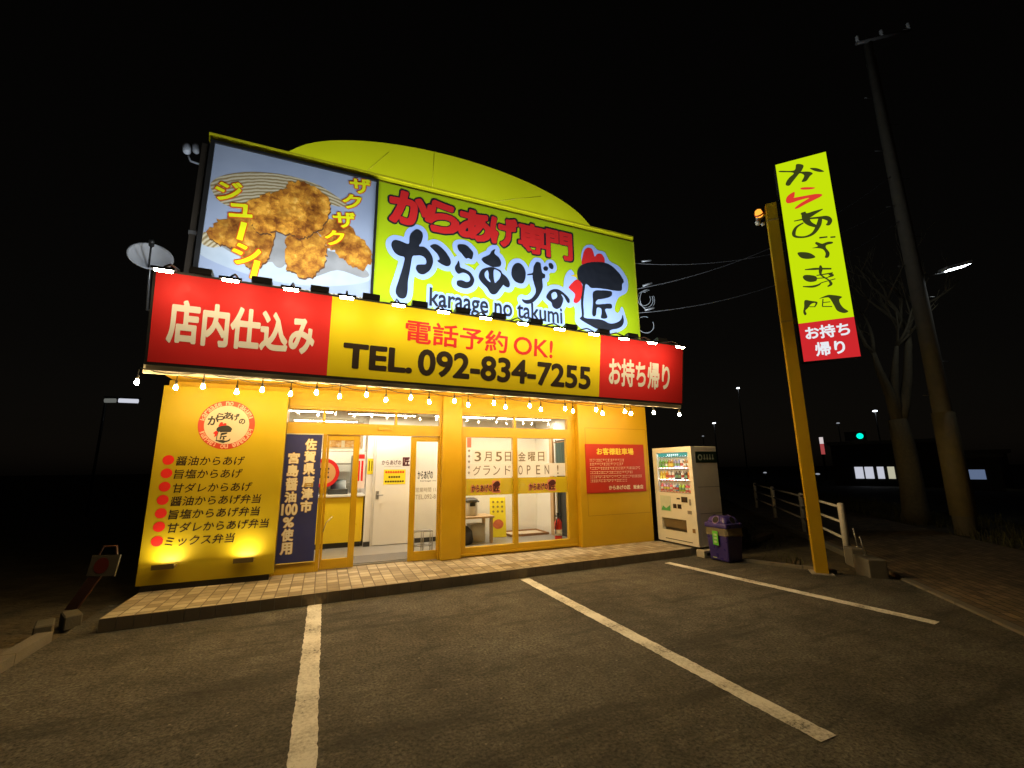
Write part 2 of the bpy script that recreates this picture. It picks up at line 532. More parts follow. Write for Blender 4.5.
HALO = [(4.864, 5.682), (4.963, 6.08), (4.958, 6.316), (5.067, 6.548), (5.268, 6.62), (5.396, 6.525), (5.597, 6.504), (5.721, 6.314), (5.99, 6.211), (6.198, 5.94), (6.157, 5.628), (5.901, 5.438), (5.779, 5.154), (5.875, 5.08), (5.989, 5.243), (6.076, 5.019), (6.095, 4.815), (5.878, 4.644), (5.471, 4.497), (5.151, 4.502), (4.755, 4.676), (4.739, 5.008), (4.595, 5.212), (4.481, 5.419), (4.524, 5.739), (4.686, 5.912)]
POLE_POLY = [[(0.328, 7.066), (0.43, 7.011), (0.395, 6.915), (0.38, 6.896), (0.492, 6.859), (0.547, 6.804), (0.498, 6.762), (0.436, 6.687), (0.365, 6.694), (0.4, 6.758), (0.415, 6.813), (0.359, 6.868), (0.309, 6.824), (0.226, 6.732), (0.174, 6.677), (0.122, 6.705), (0.139, 6.772), (0.193, 6.839), (0.265, 6.911), (0.062, 6.992), (0.071, 7.018), (0.279, 6.955)], [(0.517, 6.921), (0.61, 6.89), (0.681, 6.83), (0.713, 6.784), (0.642, 6.8), (0.562, 6.858)], [(0.147, 5.358), (0.243, 5.347), (0.333, 5.301), (0.393, 5.218), (0.312, 5.203), (0.219, 5.229), (0.167, 5.278)], [(0.363, 5.392), (0.45, 5.408), (0.419, 5.465), (0.442, 5.492), (0.511, 5.442), (0.549, 5.445), (0.606, 5.455), (0.668, 5.435), (0.655, 5.406), (0.58, 5.4), (0.56, 5.356), (0.599, 5.25), (0.574, 5.171), (0.525, 5.177), (0.543, 5.251), (0.516, 5.331), (0.446, 5.372)], [(0.17, 4.897), (0.221, 4.922), (0.356, 4.869), (0.355, 4.785), (0.261, 4.781), (0.191, 4.831)], [(0.148, 4.467), (0.239, 4.439), (0.323, 4.4), (0.284, 4.324), (0.266, 4.327), (0.292, 4.389), (0.232, 4.385), (0.177, 4.32), (0.135, 4.28), (0.146, 4.219), (0.116, 4.2), (0.101, 4.262), (0.125, 4.353)], [(0.353, 4.458), (0.449, 4.494), (0.522, 4.496), (0.668, 4.436), (0.626, 4.391), (0.633, 4.308), (0.668, 4.233), (0.721, 4.167), (0.657, 4.148), (0.575, 4.203), (0.543, 4.301), (0.518, 4.387), (0.489, 4.451), (0.436, 4.461)]]
POLE_RED = [[(0.334, 6.578), (0.404, 6.572), (0.536, 6.526), (0.528, 6.505), (0.45, 6.511), (0.348, 6.543)], [(0.183, 6.519), (0.238, 6.526), (0.224, 6.435), (0.217, 6.419), (0.437, 6.405), (0.558, 6.391), (0.631, 6.356), (0.601, 6.32), (0.492, 6.283), (0.365, 6.241), (0.244, 6.195), (0.202, 6.212), (0.28, 6.273), (0.393, 6.325), (0.43, 6.349), (0.289, 6.345), (0.179, 6.331), (0.108, 6.34), (0.087, 6.394), (0.114, 6.469)]]
POLE_STROKE = [[(0.285, 6.09, 0.029), (0.373, 6.019, 0.092), (0.481, 6.045, 0.064), (0.605, 6.078, 0.015)], [(0.322, 6.102, 0.055), (0.34, 5.959, 0.101), (0.389, 5.854, 0.073), (0.49, 5.77, 0.04)], [(0.164, 5.967, 0.018), (0.332, 5.962, 0.029), (0.536, 5.932, 0.04), (0.634, 5.9, 0.073), (0.677, 5.842, 0.066), (0.652, 5.778, 0.055), (0.616, 5.781, 0.026)], [(0.553, 5.934, 0.051), (0.511, 5.798, 0.07), (0.418, 5.666, 0.051), (0.292, 5.626, 0.033), (0.156, 5.666, 0.04), (0.134, 5.74, 0.055), (0.185, 5.841, 0.04), (0.298, 5.898, 0.022)], [(0.49, 5.557, 0.029), (0.606, 5.545, 0.026)], [(0.646, 5.528, 0.026), (0.716, 5.517, 0.026)], [(0.214, 5.021, 0.016), (0.345, 5.005, 0.037), (0.436, 4.989, 0.033), (0.589, 4.956, 0.028)], [(0.444, 5.051, 0.02), (0.44, 4.984, 0.053), (0.432, 4.877, 0.028), (0.528, 4.761, 0.02)], [(0.367, 4.879, 0.016), (0.598, 4.878, 0.024)], [(0.541, 4.866, 0.028), (0.592, 4.836, 0.037), (0.526, 4.817, 0.02)], [(0.361, 4.827, 0.016), (0.525, 4.807, 0.016)], [(0.149, 4.719, 0.016), (0.288, 4.691, 0.037), (0.383, 4.708, 0.028), (0.424, 4.735, 0.016), (0.62, 4.766, 0.016)], [(0.528, 4.761, 0.024), (0.55, 4.686, 0.041), (0.496, 4.65, 0.02)], [(0.198, 4.339, 0.014), (0.272, 4.326, 0.014)], [(0.406, 4.443, 0.016), (0.381, 4.312, 0.016)], [(0.381, 4.312, 0.016), (0.514, 4.288, 0.016)], [(0.398, 4.379, 0.014), (0.498, 4.375, 0.014)]]
BASKET = [(-1.934, 6.104), (-1.923, 6.234), (-1.787, 6.372), (-1.492, 6.519), (-1.113, 6.608), (-0.746, 6.628), (-0.393, 6.576), (-0.097, 6.437), (0.095, 6.312), (-0.085, 6.245), (-0.373, 6.279), (-0.752, 6.265), (-1.225, 6.019), (-1.43, 5.847), (-1.768, 5.881)]
PLATE = [(-2.002, 5.176), (-1.883, 5.276), (-1.456, 5.139), (-0.852, 5.421), (-0.179, 5.481), (0.542, 5.288), (0.565, 5.039), (0.431, 4.891), (-0.13, 4.737), (-0.793, 4.685), (-1.421, 4.767), (-1.965, 4.961)]
CHICKEN = [[(-0.342, 5.821), (-0.141, 5.994), (0.117, 5.926), (0.351, 5.72), (0.531, 5.5), (0.525, 5.243), (0.346, 5.117), (0.158, 5.216), (-0.029, 5.346), (-0.214, 5.474)], [(-0.797, 5.554), (-0.597, 5.557), (-0.402, 5.682), (-0.216, 5.515), (-0.197, 5.23), (-0.301, 4.968), (-0.443, 4.823), (-0.645, 4.867), (-0.789, 5.037), (-0.826, 5.306)], [(-1.895, 5.387), (-1.767, 5.57), (-1.599, 5.687), (-1.392, 5.777), (-1.191, 5.625), (-0.992, 5.55), (-1.014, 5.229), (-1.103, 4.977), (-1.216, 4.86), (-1.39, 4.923), (-1.485, 5.133), (-1.668, 5.171), (-1.819, 5.215)], [(-0.839, 6.516), (-0.603, 6.561), (-0.387, 6.49), (-0.216, 6.319), (-0.184, 6.112), (-0.273, 5.837), (-0.433, 5.634), (-0.594, 5.517), (-0.797, 5.554), (-1.024, 5.543), (-1.177, 5.47), (-1.314, 5.597), (-1.392, 5.777), (-1.467, 5.917), (-1.325, 6.074), (-1.114, 6.232), (-0.926, 6.345)]]
GAP = [(-1.056, 5.536), (-0.797, 5.554), (-0.789, 5.037), (-0.909, 4.936), (-1.038, 5.145)]
KANA = [('ザ', 0.289, 6.741), ('ク', 0.164, 6.395), ('ザ', 0.057, 6.007), ('ク', -0.076, 5.637), ('ジ', -1.685, 6.108), ('ュ', -1.504, 5.809), ('ー', -1.449, 5.457), ('シ', -1.344, 5.084), ('ー', -1.208, 4.835)]
# ------------------------------------------------------------------ ground surfaces
def nodes(name):
    m = bpy.data.materials.new(name)
    m.use_nodes = True
    nt = m.node_tree
    return m, nt, nt.nodes['Principled BSDF'], nt.nodes.new('ShaderNodeTexCoord')
def N(nt, t, **kw):
    n = nt.nodes.new('ShaderNode' + t)
    for k, v in kw.items():
        if k in n.inputs:
            n.inputs[k].default_value = v
        else:
            setattr(n, k, v)
    return n
def ramp(nt, src, stops):
    r = nt.nodes.new('ShaderNodeValToRGB')
    el = r.color_ramp.elements
    while len(el) < len(stops):
        el.new(0.5)
    for e, (p, c) in zip(el, stops):
        e.position = p
        e.color = tuple(c) + (1,) if len(c) == 3 else c
    nt.links.new(src, r.inputs[0])
    return r
def mixc(nt, fac, a, b, mode='MIX'):
    x = nt.nodes.new('ShaderNodeMix')
    x.data_type = 'RGBA'
    x.blend_type = mode
    for s, i in ((fac, 0), (a, 6), (b, 7)):
        if isinstance(s, (int, float)):
            x.inputs[i].default_value = s
        elif isinstance(s, tuple):
            x.inputs[i].default_value = s + (1,)
        else:
            nt.links.new(s, x.inputs[i])
    return x.outputs[2]

def asphalt_mat(name, base):
    m, nt, b, tc = nodes(name)
    P = tc.outputs['Object']
    def noise(sc_, det=6, rough=0.6):
        n = N(nt, 'TexNoise', Scale=sc_, Detail=det, Roughness=rough)
        nt.links.new(P, n.inputs['Vector'])
        return n.outputs['Fac']
    big = ramp(nt, noise(0.75, 7, 0.65), [(0.34, tuple(c * 0.58 for c in base)), (0.68, tuple(c * 1.45 for c in base))]).outputs[0]
    mid = ramp(nt, noise(5.0, 9, 0.75), [(0.32, (0.62,) * 3), (0.68, (1.36,) * 3)]).outputs[0]
    c = mixc(nt, 1.0, big, mid, 'MULTIPLY')
    fine = ramp(nt, noise(42.0, 5, 0.75), [(0.36, (0.25,) * 3), (0.66, (1.80,) * 3)]).outputs[0]
    c = mixc(nt, 1.0, c, fine, 'MULTIPLY')
    v = N(nt, 'TexVoronoi', Scale=24.0)
    nt.links.new(P, v.inputs['Vector'])
    stone = ramp(nt, v.outputs['Distance'], [(0.14, (1, 1, 1)), (0.28, (0, 0, 0))]).outputs[0]
    rnd = ramp(nt, v.outputs['Color'], [(0.78, (0, 0, 0)), (0.92, (0.9,) * 3)]).outputs[0]
    sm = mixc(nt, 1.0, stone, rnd, 'MULTIPLY')
    c = mixc(nt, sm, c, (0.24, 0.22, 0.18))
    # old oil and tyre marks with ragged shapes of their own
    mp = N(nt, 'Mapping')
    mp.inputs['Rotation'].default_value = (0, 0, math.radians(-38))
    mp.inputs['Scale'].default_value = (0.35, 2.1, 1)
    nt.links.new(P, mp.inputs['Vector'])
    st = N(nt, 'TexNoise', Scale=1.3, Detail=7, Roughness=0.65)
    nt.links.new(mp.outputs[0], st.inputs['Vector'])
    sf = ramp(nt, st.outputs['Fac'], [(0.53, (0, 0, 0)), (0.64, (0.62,) * 3)]).outputs[0]
    c = mixc(nt, sf, c, (0.020, 0.019, 0.017))
    nt.links.new(c, b.inputs['Base Color'])
    b.inputs['Roughness'].default_value = 0.86
    b.inputs['Specular IOR Level'].default_value = 0.35
    bp = N(nt, 'Bump', Strength=0.75, Distance=0.012)
    h = mixc(nt, 0.5, noise(42.0, 5, 0.75), v.outputs['Distance'])
    nt.links.new(h, bp.inputs['Height'])
    nt.links.new(bp.outputs[0], b.inputs['Normal'])
    return m

def soil_mat():
    m, nt, b, tc = nodes('dry_soil')
    n = N(nt, 'TexNoise', Scale=2.2, Detail=9, Roughness=0.7)
    nt.links.new(tc.outputs['Object'], n.inputs['Vector'])
    c = ramp(nt, n.outputs['Fac'], [(0.3, (0.03, 0.024, 0.014)), (0.55, (0.085, 0.066, 0.036)), (0.75, (0.14, 0.11, 0.062))]).outputs[0]
    nt.links.new(c, b.inputs['Base Color'])
    b.inputs['Roughness'].default_value = 0.95
    n2 = N(nt, 'TexNoise', Scale=14.0, Detail=8)
    nt.links.new(tc.outputs['Object'], n2.inputs['Vector'])
    bp = N(nt, 'Bump', Strength=0.9, Distance=0.05)
    nt.links.new(n2.outputs['Fac'], bp.inputs['Height'])
    nt.links.new(bp.outputs[0], b.inputs['Normal'])
    return m

def tile_mat(name, c1, c2, mortar, w, h, off, rot=0.0, msize=0.012, wear=0.35):
    m, nt, b, tc = nodes(name)
    mp = N(nt, 'Mapping')
    mp.inputs['Rotation'].default_value = (0, 0, rot)
    nt.links.new(tc.outputs['Object'], mp.inputs['Vector'])
    br = N(nt, 'TexBrick', Scale=1.0)
    br.offset = off
    br.inputs['Color1'].default_value = c1 + (1,)
    br.inputs['Color2'].default_value = c2 + (1,)
    br.inputs['Mortar'].default_value = mortar + (1,)
    br.inputs['Mortar Size'].default_value = msize
    br.inputs['Mortar Smooth'].default_value = 0.25
    br.inputs['Bias'].default_value = 0.0
    br.inputs['Brick Width'].default_value = w
    br.inputs['Row Height'].default_value = h
    nt.links.new(mp.outputs[0], br.inputs['Vector'])
    n = N(nt, 'TexNoise', Scale=3.0, Detail=8, Roughness=0.7)
    nt.links.new(tc.outputs['Object'], n.inputs['Vector'])
    d = ramp(nt, n.outputs['Fac'], [(0.28, (1 - wear,) * 3), (0.72, (1 + wear * 0.5,) * 3)]).outputs[0]
    c = mixc(nt, 1.0, br.outputs['Color'], d, 'MULTIPLY')
    nt.links.new(c, b.inputs['Base Color'])
    b.inputs['Roughness'].default_value = 0.72
    bp = N(nt, 'Bump', Strength=0.5, Distance=0.006)
    bp.invert = True
    nt.links.new(br.outputs['Fac'], bp.inputs['Height'])
    nt.links.new(bp.outputs[0], b.inputs['Normal'])
    return m

def line_mat():
    m, nt, b, tc = nodes('worn_line_paint')
    P = tc.outputs['Object']
    n = N(nt, 'TexNoise', Scale=38.0, Detail=8, Roughness=0.75)
    n2 = N(nt, 'TexNoise', Scale=3.0, Detail=5)
    for q in (n, n2):
        nt.links.new(P, q.inputs['Vector'])
    f = mixc(nt, 0.5, n.outputs['Fac'], n2.outputs['Fac'])
    c = ramp(nt, f, [(0.38, (0.09, 0.085, 0.075)), (0.44, (0.52, 0.50, 0.45)), (0.56, (0.82, 0.80, 0.74))]).outputs[0]
    nt.links.new(c, b.inputs['Base Color'])
    b.inputs['Roughness'].default_value = 0.8
    bp = N(nt, 'Bump', Strength=0.6, Distance=0.006)
    nt.links.new(n.outputs['Fac'], bp.inputs['Height'])
    nt.links.new(bp.outputs[0], b.inputs['Normal'])
    return m

ASPHALT = asphalt_mat('asphalt', (0.080, 0.075, 0.063))
SOIL = soil_mat()
KERB_C = mat('weathered_kerb_concrete', (0.15, 0.135, 0.11), 0.9, var=0.35, scale=7, bump=0.5, bscale=70)
flat = lambda z: fac((0, 0, z), (1, 0, 0), (0, 1, 0))
b = MB()
b.rect(flat(-0.05), -500, 500, -500, 500)
struct(b.build('ground', SOIL))
b = MB()
LOT = [(-2.42, -8.0), (-1.9, -7.4), (6.44, 2.27), (7.9, 3.95), (7.45, 4.75), (6.95, 5.85), (6.8, 7.55), (-2.42, 7.55)]
b.prism(LOT, flat(0), -0.06, 0.0)
struct(b.build('parking_lot', ASPHALT))
# street side pavement of bricks, running along the road beyond the lot
E1, N1, K0 = Vector((0.655, 0.755, 0)), Vector((0.755, -0.655, 0)), Vector((7.9, 3.95, 0))
road = fac(K0, E1, -N1)           # u along the road, v towards the shop
b = MB()
b.slab(road, -22, 70, -3.3, -0.11, -0.06, 0.012)
struct(b.build('brick_pavement', tile_mat('pavement_bricks', (0.26, 0.19, 0.11), (0.14, 0.10, 0.055), (0.05, 0.04, 0.025), 0.22, 0.11, 0.5, math.radians(-49), 0.010, 0.6)))
b = MB()
for i in range(-30, 100):
    if i < 0 or i > 0:
        b.slab(road, i * 0.6 + 0.006, i * 0.6 + 0.594, -0.11, 0.0, -0.05, 0.028 if i < 0 else 0.05)
struct(b.build('kerb', KERB_C))
b = MB()
b.slab(road, -40, 200, -14, -6.2, -0.06, -0.01)
struct(b.build('road', asphalt_mat('road_asphalt', (0.05, 0.05, 0.048))))
# low kerb between the lot and the soil bed, and the kerb on the left side of the lot
def kerb_run(pts, w, z, name):
    b = MB()
    for (x0, y0), (x1, y1) in zip(pts, pts[1:]):
        d = Vector((x1 - x0, y1 - y0, 0))
        L, n = d.length, max(1, round(d.length / 0.6))
        f = fac((x0, y0, 0), d, Vector((-d.y, d.x, 0)))
        for i in range(n):
            b.slab(f, L * i / n + 0.004, L * (i + 1) / n - 0.004, -w / 2, w / 2, -0.05, z + random.uniform(-0.004, 0.004))
    return struct(b.build(name, KERB_C))
kerb_run([(6.99, 5.86), (7.36, 5.02), (7.55, 4.62)], 0.10, 0.045, 'low_kerb')
kerb_run([(-2.50, -7.5), (-2.50, 6.3)], 0.13, 0.09, 'side_kerb')
b = MB()
b.rect(flat(-0.02), -3.1, -2.57, -7.5, 6.3)
struct(b.build('side_gutter', mat('gutter_concrete', (0.13, 0.115, 0.095), 0.9, var=0.4, scale=5, bump=0.4)))

# parking bay lines
LINE = line_mat()
def bay_line(x0, y0, x1, y1, w):
    b = MB()
    d = Vector((x1 - x0, y1 - y0, 0))
    L = d.length
    f = fac((x0, y0, 0.004), d, Vector((-d.y, d.x, 0)))
    n = int(L / 0.035)
    top = [(L * i / n, w / 2 + random.uniform(-0.006, 0.005)) for i in range(n + 1)]
    bot = [(L * i / n, -w / 2 + random.uniform(-0.005, 0.006)) for i in range(n + 1)]
    for i in range(n):
        b.face([f(*bot[i]), f(*bot[i + 1]), f(*top[i + 1]), f(*top[i])])
    return struct(b.build('parking_line', LINE))
bay_line(0.015, 6.42, -0.01, 1.2, 0.16)
bay_line(2.955, 6.42, 3.0, 2.03, 0.16)
bay_line(5.70, 6.34, 6.13, 2.80, 0.15)

# tiled entrance pavement
WALK_Z = 0.14
TILE = tile_mat('entrance_tiles', (0.52, 0.45, 0.32), (0.24, 0.195, 0.125), (0.15, 0.12, 0.08), 0.15, 0.15, 0.0, 0.0, 0.008, 0.3)
RISER = mat('edge_tiles', (0.24, 0.19, 0.125), 0.75, var=0.4, scale=4, bump=0.3)
b = MB()
b.prism([(-2.10, 6.36), (6.50, 6.60), (6.50, 7.75), (-2.10, 7.75)], flat(0), -0.05, WALK_Z - 0.004)
struct(b.build('entrance_platform', CONCRETE))
b = MB()
b.face([(-2.10, 6.36, WALK_Z), (6.50, 6.60, WALK_Z), (6.50, 8.10, WALK_Z), (-2.10, 8.10, WALK_Z)])
struct(b.build('entrance_pavement', TILE))
b = MB()
n = 57
for i in range(n):
    f = fac((-2.10, 6.36, 0), (8.6, 0.24, 0), (0, 0, 1))
    L = math.hypot(8.6, 0.24)
    b.prism([(L * i / n + 0.004, 0.004), (L * (i + 1) / n - 0.004, 0.004), (L * (i + 1) / n - 0.004, WALK_Z - 0.003), (L * i / n + 0.004, WALK_Z - 0.003)], f, 0.0, 0.012)
struct(b.build('entrance_pavement_edge', RISER))
# ------------------------------------------------------------------ the shop building
shop = thing('shop_building', (2.2, 7.7, 0), 'yellow single storey fried chicken shop with arched parapet and glazed front', 'building')
FZ = 0.16          # interior floor
# outer walls and roof
b = MB()
b.box(-2.15, -2.0, 7.75, 15.0, 0.0, 4.2)
b.box(6.38, 6.53, 7.75, 15.0, 0.0, 4.2)
b.box(-2.0, 6.38, 14.85, 15.0, 0.0, 4.2)
b.build('wall', mat('side_wall_siding', (0.20, 0.15, 0.07), 0.7, var=0.2), shop)
b = MB()
b.box(-2.2, 6.58, 7.72, 15.1, 4.2, 4.32)
b.build('roof', BLACK_METAL, shop)
# front wall behind the menu panel, right hand wall bay, header above the glazing
b = MB()
b.box(-2.15, -0.60, 7.66, 7.75, WALK_Z, 3.0)
b.build('front_wall', Y_PAINT, shop)
b = MB()
b.box(4.74, 6.50, 7.56, 7.74, WALK_Z, 2.98, 0.006)
g = b.build('wall_panel', Y_PAINT, shop)
b = MB()
for z in (0.72, 2.47):
    b.box(4.90, 6.46, 7.5585, 7.561, z, z + 0.006)
for x in (4.90, 6.46):
    b.box(x - 0.003, x + 0.003, 7.5585, 7.561, 0.72, 2.47)
b.build('panel_seam', mat('seam_shadow_gap', (0.22, 0.12, 0.01), 0.6), g)
b = MB()
b.box(-0.60, 4.74, 7.68, 7.78, 2.70, 3.0)
hd = b.build('header', Y_PAINT, shop)
b = MB()
for z in (2.80, 2.90):
    b.box(-0.58, 4.72, 7.672, 7.681, z, z + 0.012)
b.build('header_trim', Y_FRAME, hd)
b = MB()
b.box(1.93, 2.29, 7.60, 7.82, WALK_Z, 2.98, 0.012)
b.build('column', Y_PAINT, shop)
# soffit of the canopy and its pale edge trim
b = MB()
for i in range(24):
    x = -2.08 + i * 0.355
    b.box(x, x + 0.349, 6.50, 7.66, 2.985, 3.02)
b.build('soffit', mat('yellow_soffit_boards', (0.72, 0.42, 0.03), 0.45, var=0.08), shop)
b = MB()
b.box(-2.10, 6.44, 6.475, 6.498, 2.865, 2.985)
b.build('soffit_edge', mat('pale_soffit_edge', (0.62, 0.58, 0.50), 0.5, var=0.12), shop)
# parapet: band and arch
b = MB()
b.box(-1.99, 6.44, 7.522, 7.72, 3.6, 6.96)
b.box(-2.06, 6.46, 7.52, 7.72, 6.961, 7.09)
par = b.build('parapet', mat('parapet_yellow', (0.84, 0.80, 0.010), 0.42, var=0.08, scale=1.5), shop)
b = MB()
b.box(-2.06, 6.46, 7.506, 7.519, 7.055, 7.095)
b.build('parapet_rail', mat('parapet_rail_yellow', (0.62, 0.55, 0.012), 0.4), par)
def arch(u):
    t = (u - 2.17) / 3.08
    return 7.06 + 1.02 * math.sqrt(max(0, 1 - t * t * 0.97)) - 1.02 * math.sqrt(0.03)
pts = [(-0.91 + 6.16 * i / 48, arch(-0.91 + 6.16 * i / 48)) for i in range(49)]
b = MB()
b.prism([(-0.91, 7.0)] + pts + [(5.25, 7.0)], front(7.66), 0.0, 0.137)
b.prism([(-0.91, 7.0965)] + [(x, z) for x, z in pts if z > 7.1] + [(5.25, 7.0965)], front(7.66), 0.138, 0.152)
ar = b.build('arch', mat('arch_yellow', (0.92, 0.90, 0.010), 0.42, var=0.10, scale=1.2), shop)
b = MB()
b.tube([(x, 7.60, z + 0.015) for x, z in pts], 0.028, 6)
b.tube([(-2.08, 7.62, 7.11), (-0.91, 7.62, 7.11)], 0.02, 6)
b.tube([(5.25, 7.62, 7.11), (6.48, 7.62, 7.11)], 0.02, 6)
b.build('arch_flashing', BLACK_METAL, ar)
b = MB()
for (x0, z0, x1, z1) in ((0.4, 7.11, 0.75, 7.6), (2.9, 7.11, 4.0, 7.52), (1.6, 7.11, 1.62, 7.9)):
    b.tube([(x0, 7.507, z0), (x1, 7.507, z1)], 0.0035, 5)
b.build('sheet_seam', mat('sheet_seam_yellow', (0.50, 0.45, 0.02), 0.4), ar)

# interior shell
b = MB()
b.box(-1.99, 6.36, 7.84, 11.2, 0.0, FZ)
b.build('interior_floor', mat('grey_vinyl_floor', (0.26, 0.25, 0.23), 0.35, var=0.08, scale=3), shop)
b = MB()
b.box(-1.99, 6.36, 7.84, 11.2, 2.82, 2.87)
b.build('ceiling', mat('white_ceiling', (0.80, 0.79, 0.76), 0.8, var=0.03), shop)
b = MB()
b.box(-1.99, 6.36, 11.2, 11.3, 0.0, 3.0)
b.box(0.83, 2.95, 9.55, 9.65, FZ, 2.95)          # wall with the white door
b.box(2.90, 2.95, 9.65, 10.02, FZ, 2.95)
b.box(2.95, 5.02, 10.02, 10.12, FZ, 2.95)        # back wall of the waiting room
b.box(4.98, 5.08, 9.15, 10.02, FZ, 2.95)         # side wall, doorway, side wall
b.box(4.98, 5.08, 7.86, 8.32, FZ, 2.95)
b.box(4.98, 5.08, 8.32, 9.15, 2.30, 2.95)
b.box(-1.99, 6.36, 7.78, 7.84, 2.72, 2.97)
b.box(0.83, 0.9, 9.65, 11.2, FZ, 2.95)
b.build('interior_wall', PLASTER, shop)
b = MB()
for (x0, x1, y0, y1) in ((0.83, 1.0, 9.53, 9.55), (1.80, 2.9, 9.53, 9.55)):
    b.box(x0, x1, y0, y1, FZ, FZ + 0.09)
b.build('skirting', mat('dark_skirting', (0.03, 0.028, 0.026), 0.5), shop)
b = MB()
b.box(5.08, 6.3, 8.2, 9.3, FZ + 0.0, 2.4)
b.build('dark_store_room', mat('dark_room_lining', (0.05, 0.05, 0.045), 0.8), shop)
b = MB()
b.box(4.93, 5.0, 9.06, 9.20, FZ, 2.6)
b.box(4.93, 5.0, 9.06, 9.20, 2.6, 2.61)
b.build('door_post', mat('light_wood_post', (0.50, 0.33, 0.18), 0.55, var=0.2), shop)
b = MB()
b.box(4.95, 4.985, 8.94, 9.0, FZ, 2.32)
b.box(4.95, 4.985, 8.29, 8.34, FZ, 2.32)
b.build('door_frame', WHITE_METAL, shop)
d = MB()
d.box(1.00, 1.76, 9.505, 9.548, FZ + 0.01, 2.32, 0.006)
dr = d.build('interior_door', mat('white_door', (0.76, 0.74, 0.70), 0.4, var=0.03), shop)
b = MB()
for (x0, x1, z0, z1) in ((0.955, 0.998, FZ, 2.37), (1.762, 1.805, FZ, 2.37), (0.998, 1.762, 2.325, 2.37)):
    b.box(x0, x1, 9.515, 9.548, z0, z1)
b.build('architrave', mat('pale_architrave', (0.62, 0.60, 0.56), 0.45), dr)
b = MB()
b.tube([(1.06, 9.49, 1.16), (1.06, 9.45, 1.16), (1.17, 9.45, 1.16)], 0.012, 8)
b.box(1.03, 1.09, 9.498, 9.504, 1.08, 1.24)
b.build('handle', GREY_METAL, dr)

# ---- glazed entrance -------------------------------------------------
def frame_bars(bars, y0, y1, name, material, parent, bev=0.004):
    b = MB()
    for (x0, x1, z0, z1) in bars:
        b.box(x0, x1, y0, y1, z0, z1, bev)
    return b.build(name, material, parent)
ef = frame_bars([(-0.60, 1.93, 2.25, 2.44), (-0.60, 1.93, 2.655, 2.70), (-0.60, -0.56, WALK_Z, 2.25), (-0.03, 0.03, WALK_Z, 2.25),
                 (-0.56, -0.03, WALK_Z, 0.29), (-0.60, -0.56, 2.44, 2.655), (-0.06, -0.02, 2.44, 2.655), (1.10, 1.14, 2.44, 2.655), (1.89, 1.93, 2.44, 2.655), (1.90, 1.93, WALK_Z, 2.25)],
                7.70, 7.79, 'entrance_frame', Y_FRAME, shop)
b = MB()
b.box(-0.56, -0.03, 7.735, 7.741, 0.29, 2.25)
b.build('pane', GLASS, ef)
for x0, x1 in ((-0.56, -0.06), (-0.02, 1.10), (1.14, 1.89)):
    b = MB()
    b.box(x0, x1, 7.735, 7.741, 2.44, 2.655)
    b.build('transom_pane', GLASS, ef)
def leaf(x0, x1, y, sl, sr):
    o = frame_bars([(x0, x0 + sl, WALK_Z + 0.01, 2.245), (x1 - sr, x1, WALK_Z + 0.01, 2.245), (x0 + sl, x1 - sr, WALK_Z + 0.01, 0.30), (x0 + sl, x1 - sr, 2.16, 2.245)],
                   y, y + 0.04, 'sliding_door', Y_FRAME, shop)
    b = MB()
    b.box(x0 + sl, x1 - sr, y + 0.017, y + 0.023, 0.30, 2.16)
    b.build('pane', GLASS, o)
    return o
lf = leaf(0.035, 0.54, 7.745, 0.035, 0.095)
b = MB()
b.tube([(0.06, 7.72, 0.72), (0.10, 7.715, 0.86), (0.19, 7.72, 0.95)], 0.007, 6)
b.build('handle', GREY_METAL, lf)
rf = leaf(1.40, 1.925, 7.745, 0.095, 0.04)
b = MB()
b.box(0.82, 1.06, 7.675, 7.70, 2.33, 2.40, 0.006)
b.build('door_sensor', mat('sensor_housing', (0.55, 0.33, 0.03), 0.5), ef)
fr = front(7.744)
# ---- shop window -----------------------------------------------------
wf = frame_bars([(2.29, 4.74, 2.25, 2.44), (2.29, 4.74, 2.655, 2.70), (2.29, 2.40, 0.30, 2.25), (3.345, 3.435, 0.30, 2.25), (4.53, 4.74, 0.30, 2.25),
                 (2.29, 4.74, WALK_Z, 0.30), (2.29, 2.33, 2.44, 2.655), (3.365, 3.415, 2.44, 2.655), (4.56, 4.74, 2.44, 2.655)],
                7.70, 7.79, 'shop_window', Y_FRAME, shop)
b = MB()
b.box(2.31, 4.70, 7.665, 7.70, 0.17, 0.20)
b.build('window_sill', Y_FRAME, wf)
for x0, x1 in ((2.40, 3.345), (3.435, 4.53)):
    p = MB()
    p.box(x0, x1, 7.735, 7.741, 0.30, 2.25)
    p.build('pane', GLASS, wf)
for x0, x1 in ((2.33, 3.365), (3.415, 4.56)):
    p = MB()
    p.box(x0, x1, 7.735, 7.741, 2.44, 2.655)
    p.build('transom_pane', GLASS, wf)
b2 = MB()
b2.text('からあげの', (1.53, 1.50, 1.80, 1.65), fr, 0.0, 0.03)
b2.text('karaage no', (1.58, 1.455, 1.86, 1.485), fr, 0.0, 0.01)
b2.build('shop_mark', BLACK, rf)
b2 = MB()
b2.text('営業時間 11', (1.50, 1.28, 1.86, 1.36), fr, 0.0, 0.01)
b2.text('TEL.092-8', (1.50, 1.16, 1.86, 1.24), fr, 0.0, 0.01)
b2.build('opening_hours', mat('grey_vinyl_letters', (0.33, 0.30, 0.26), 0.5), rf)

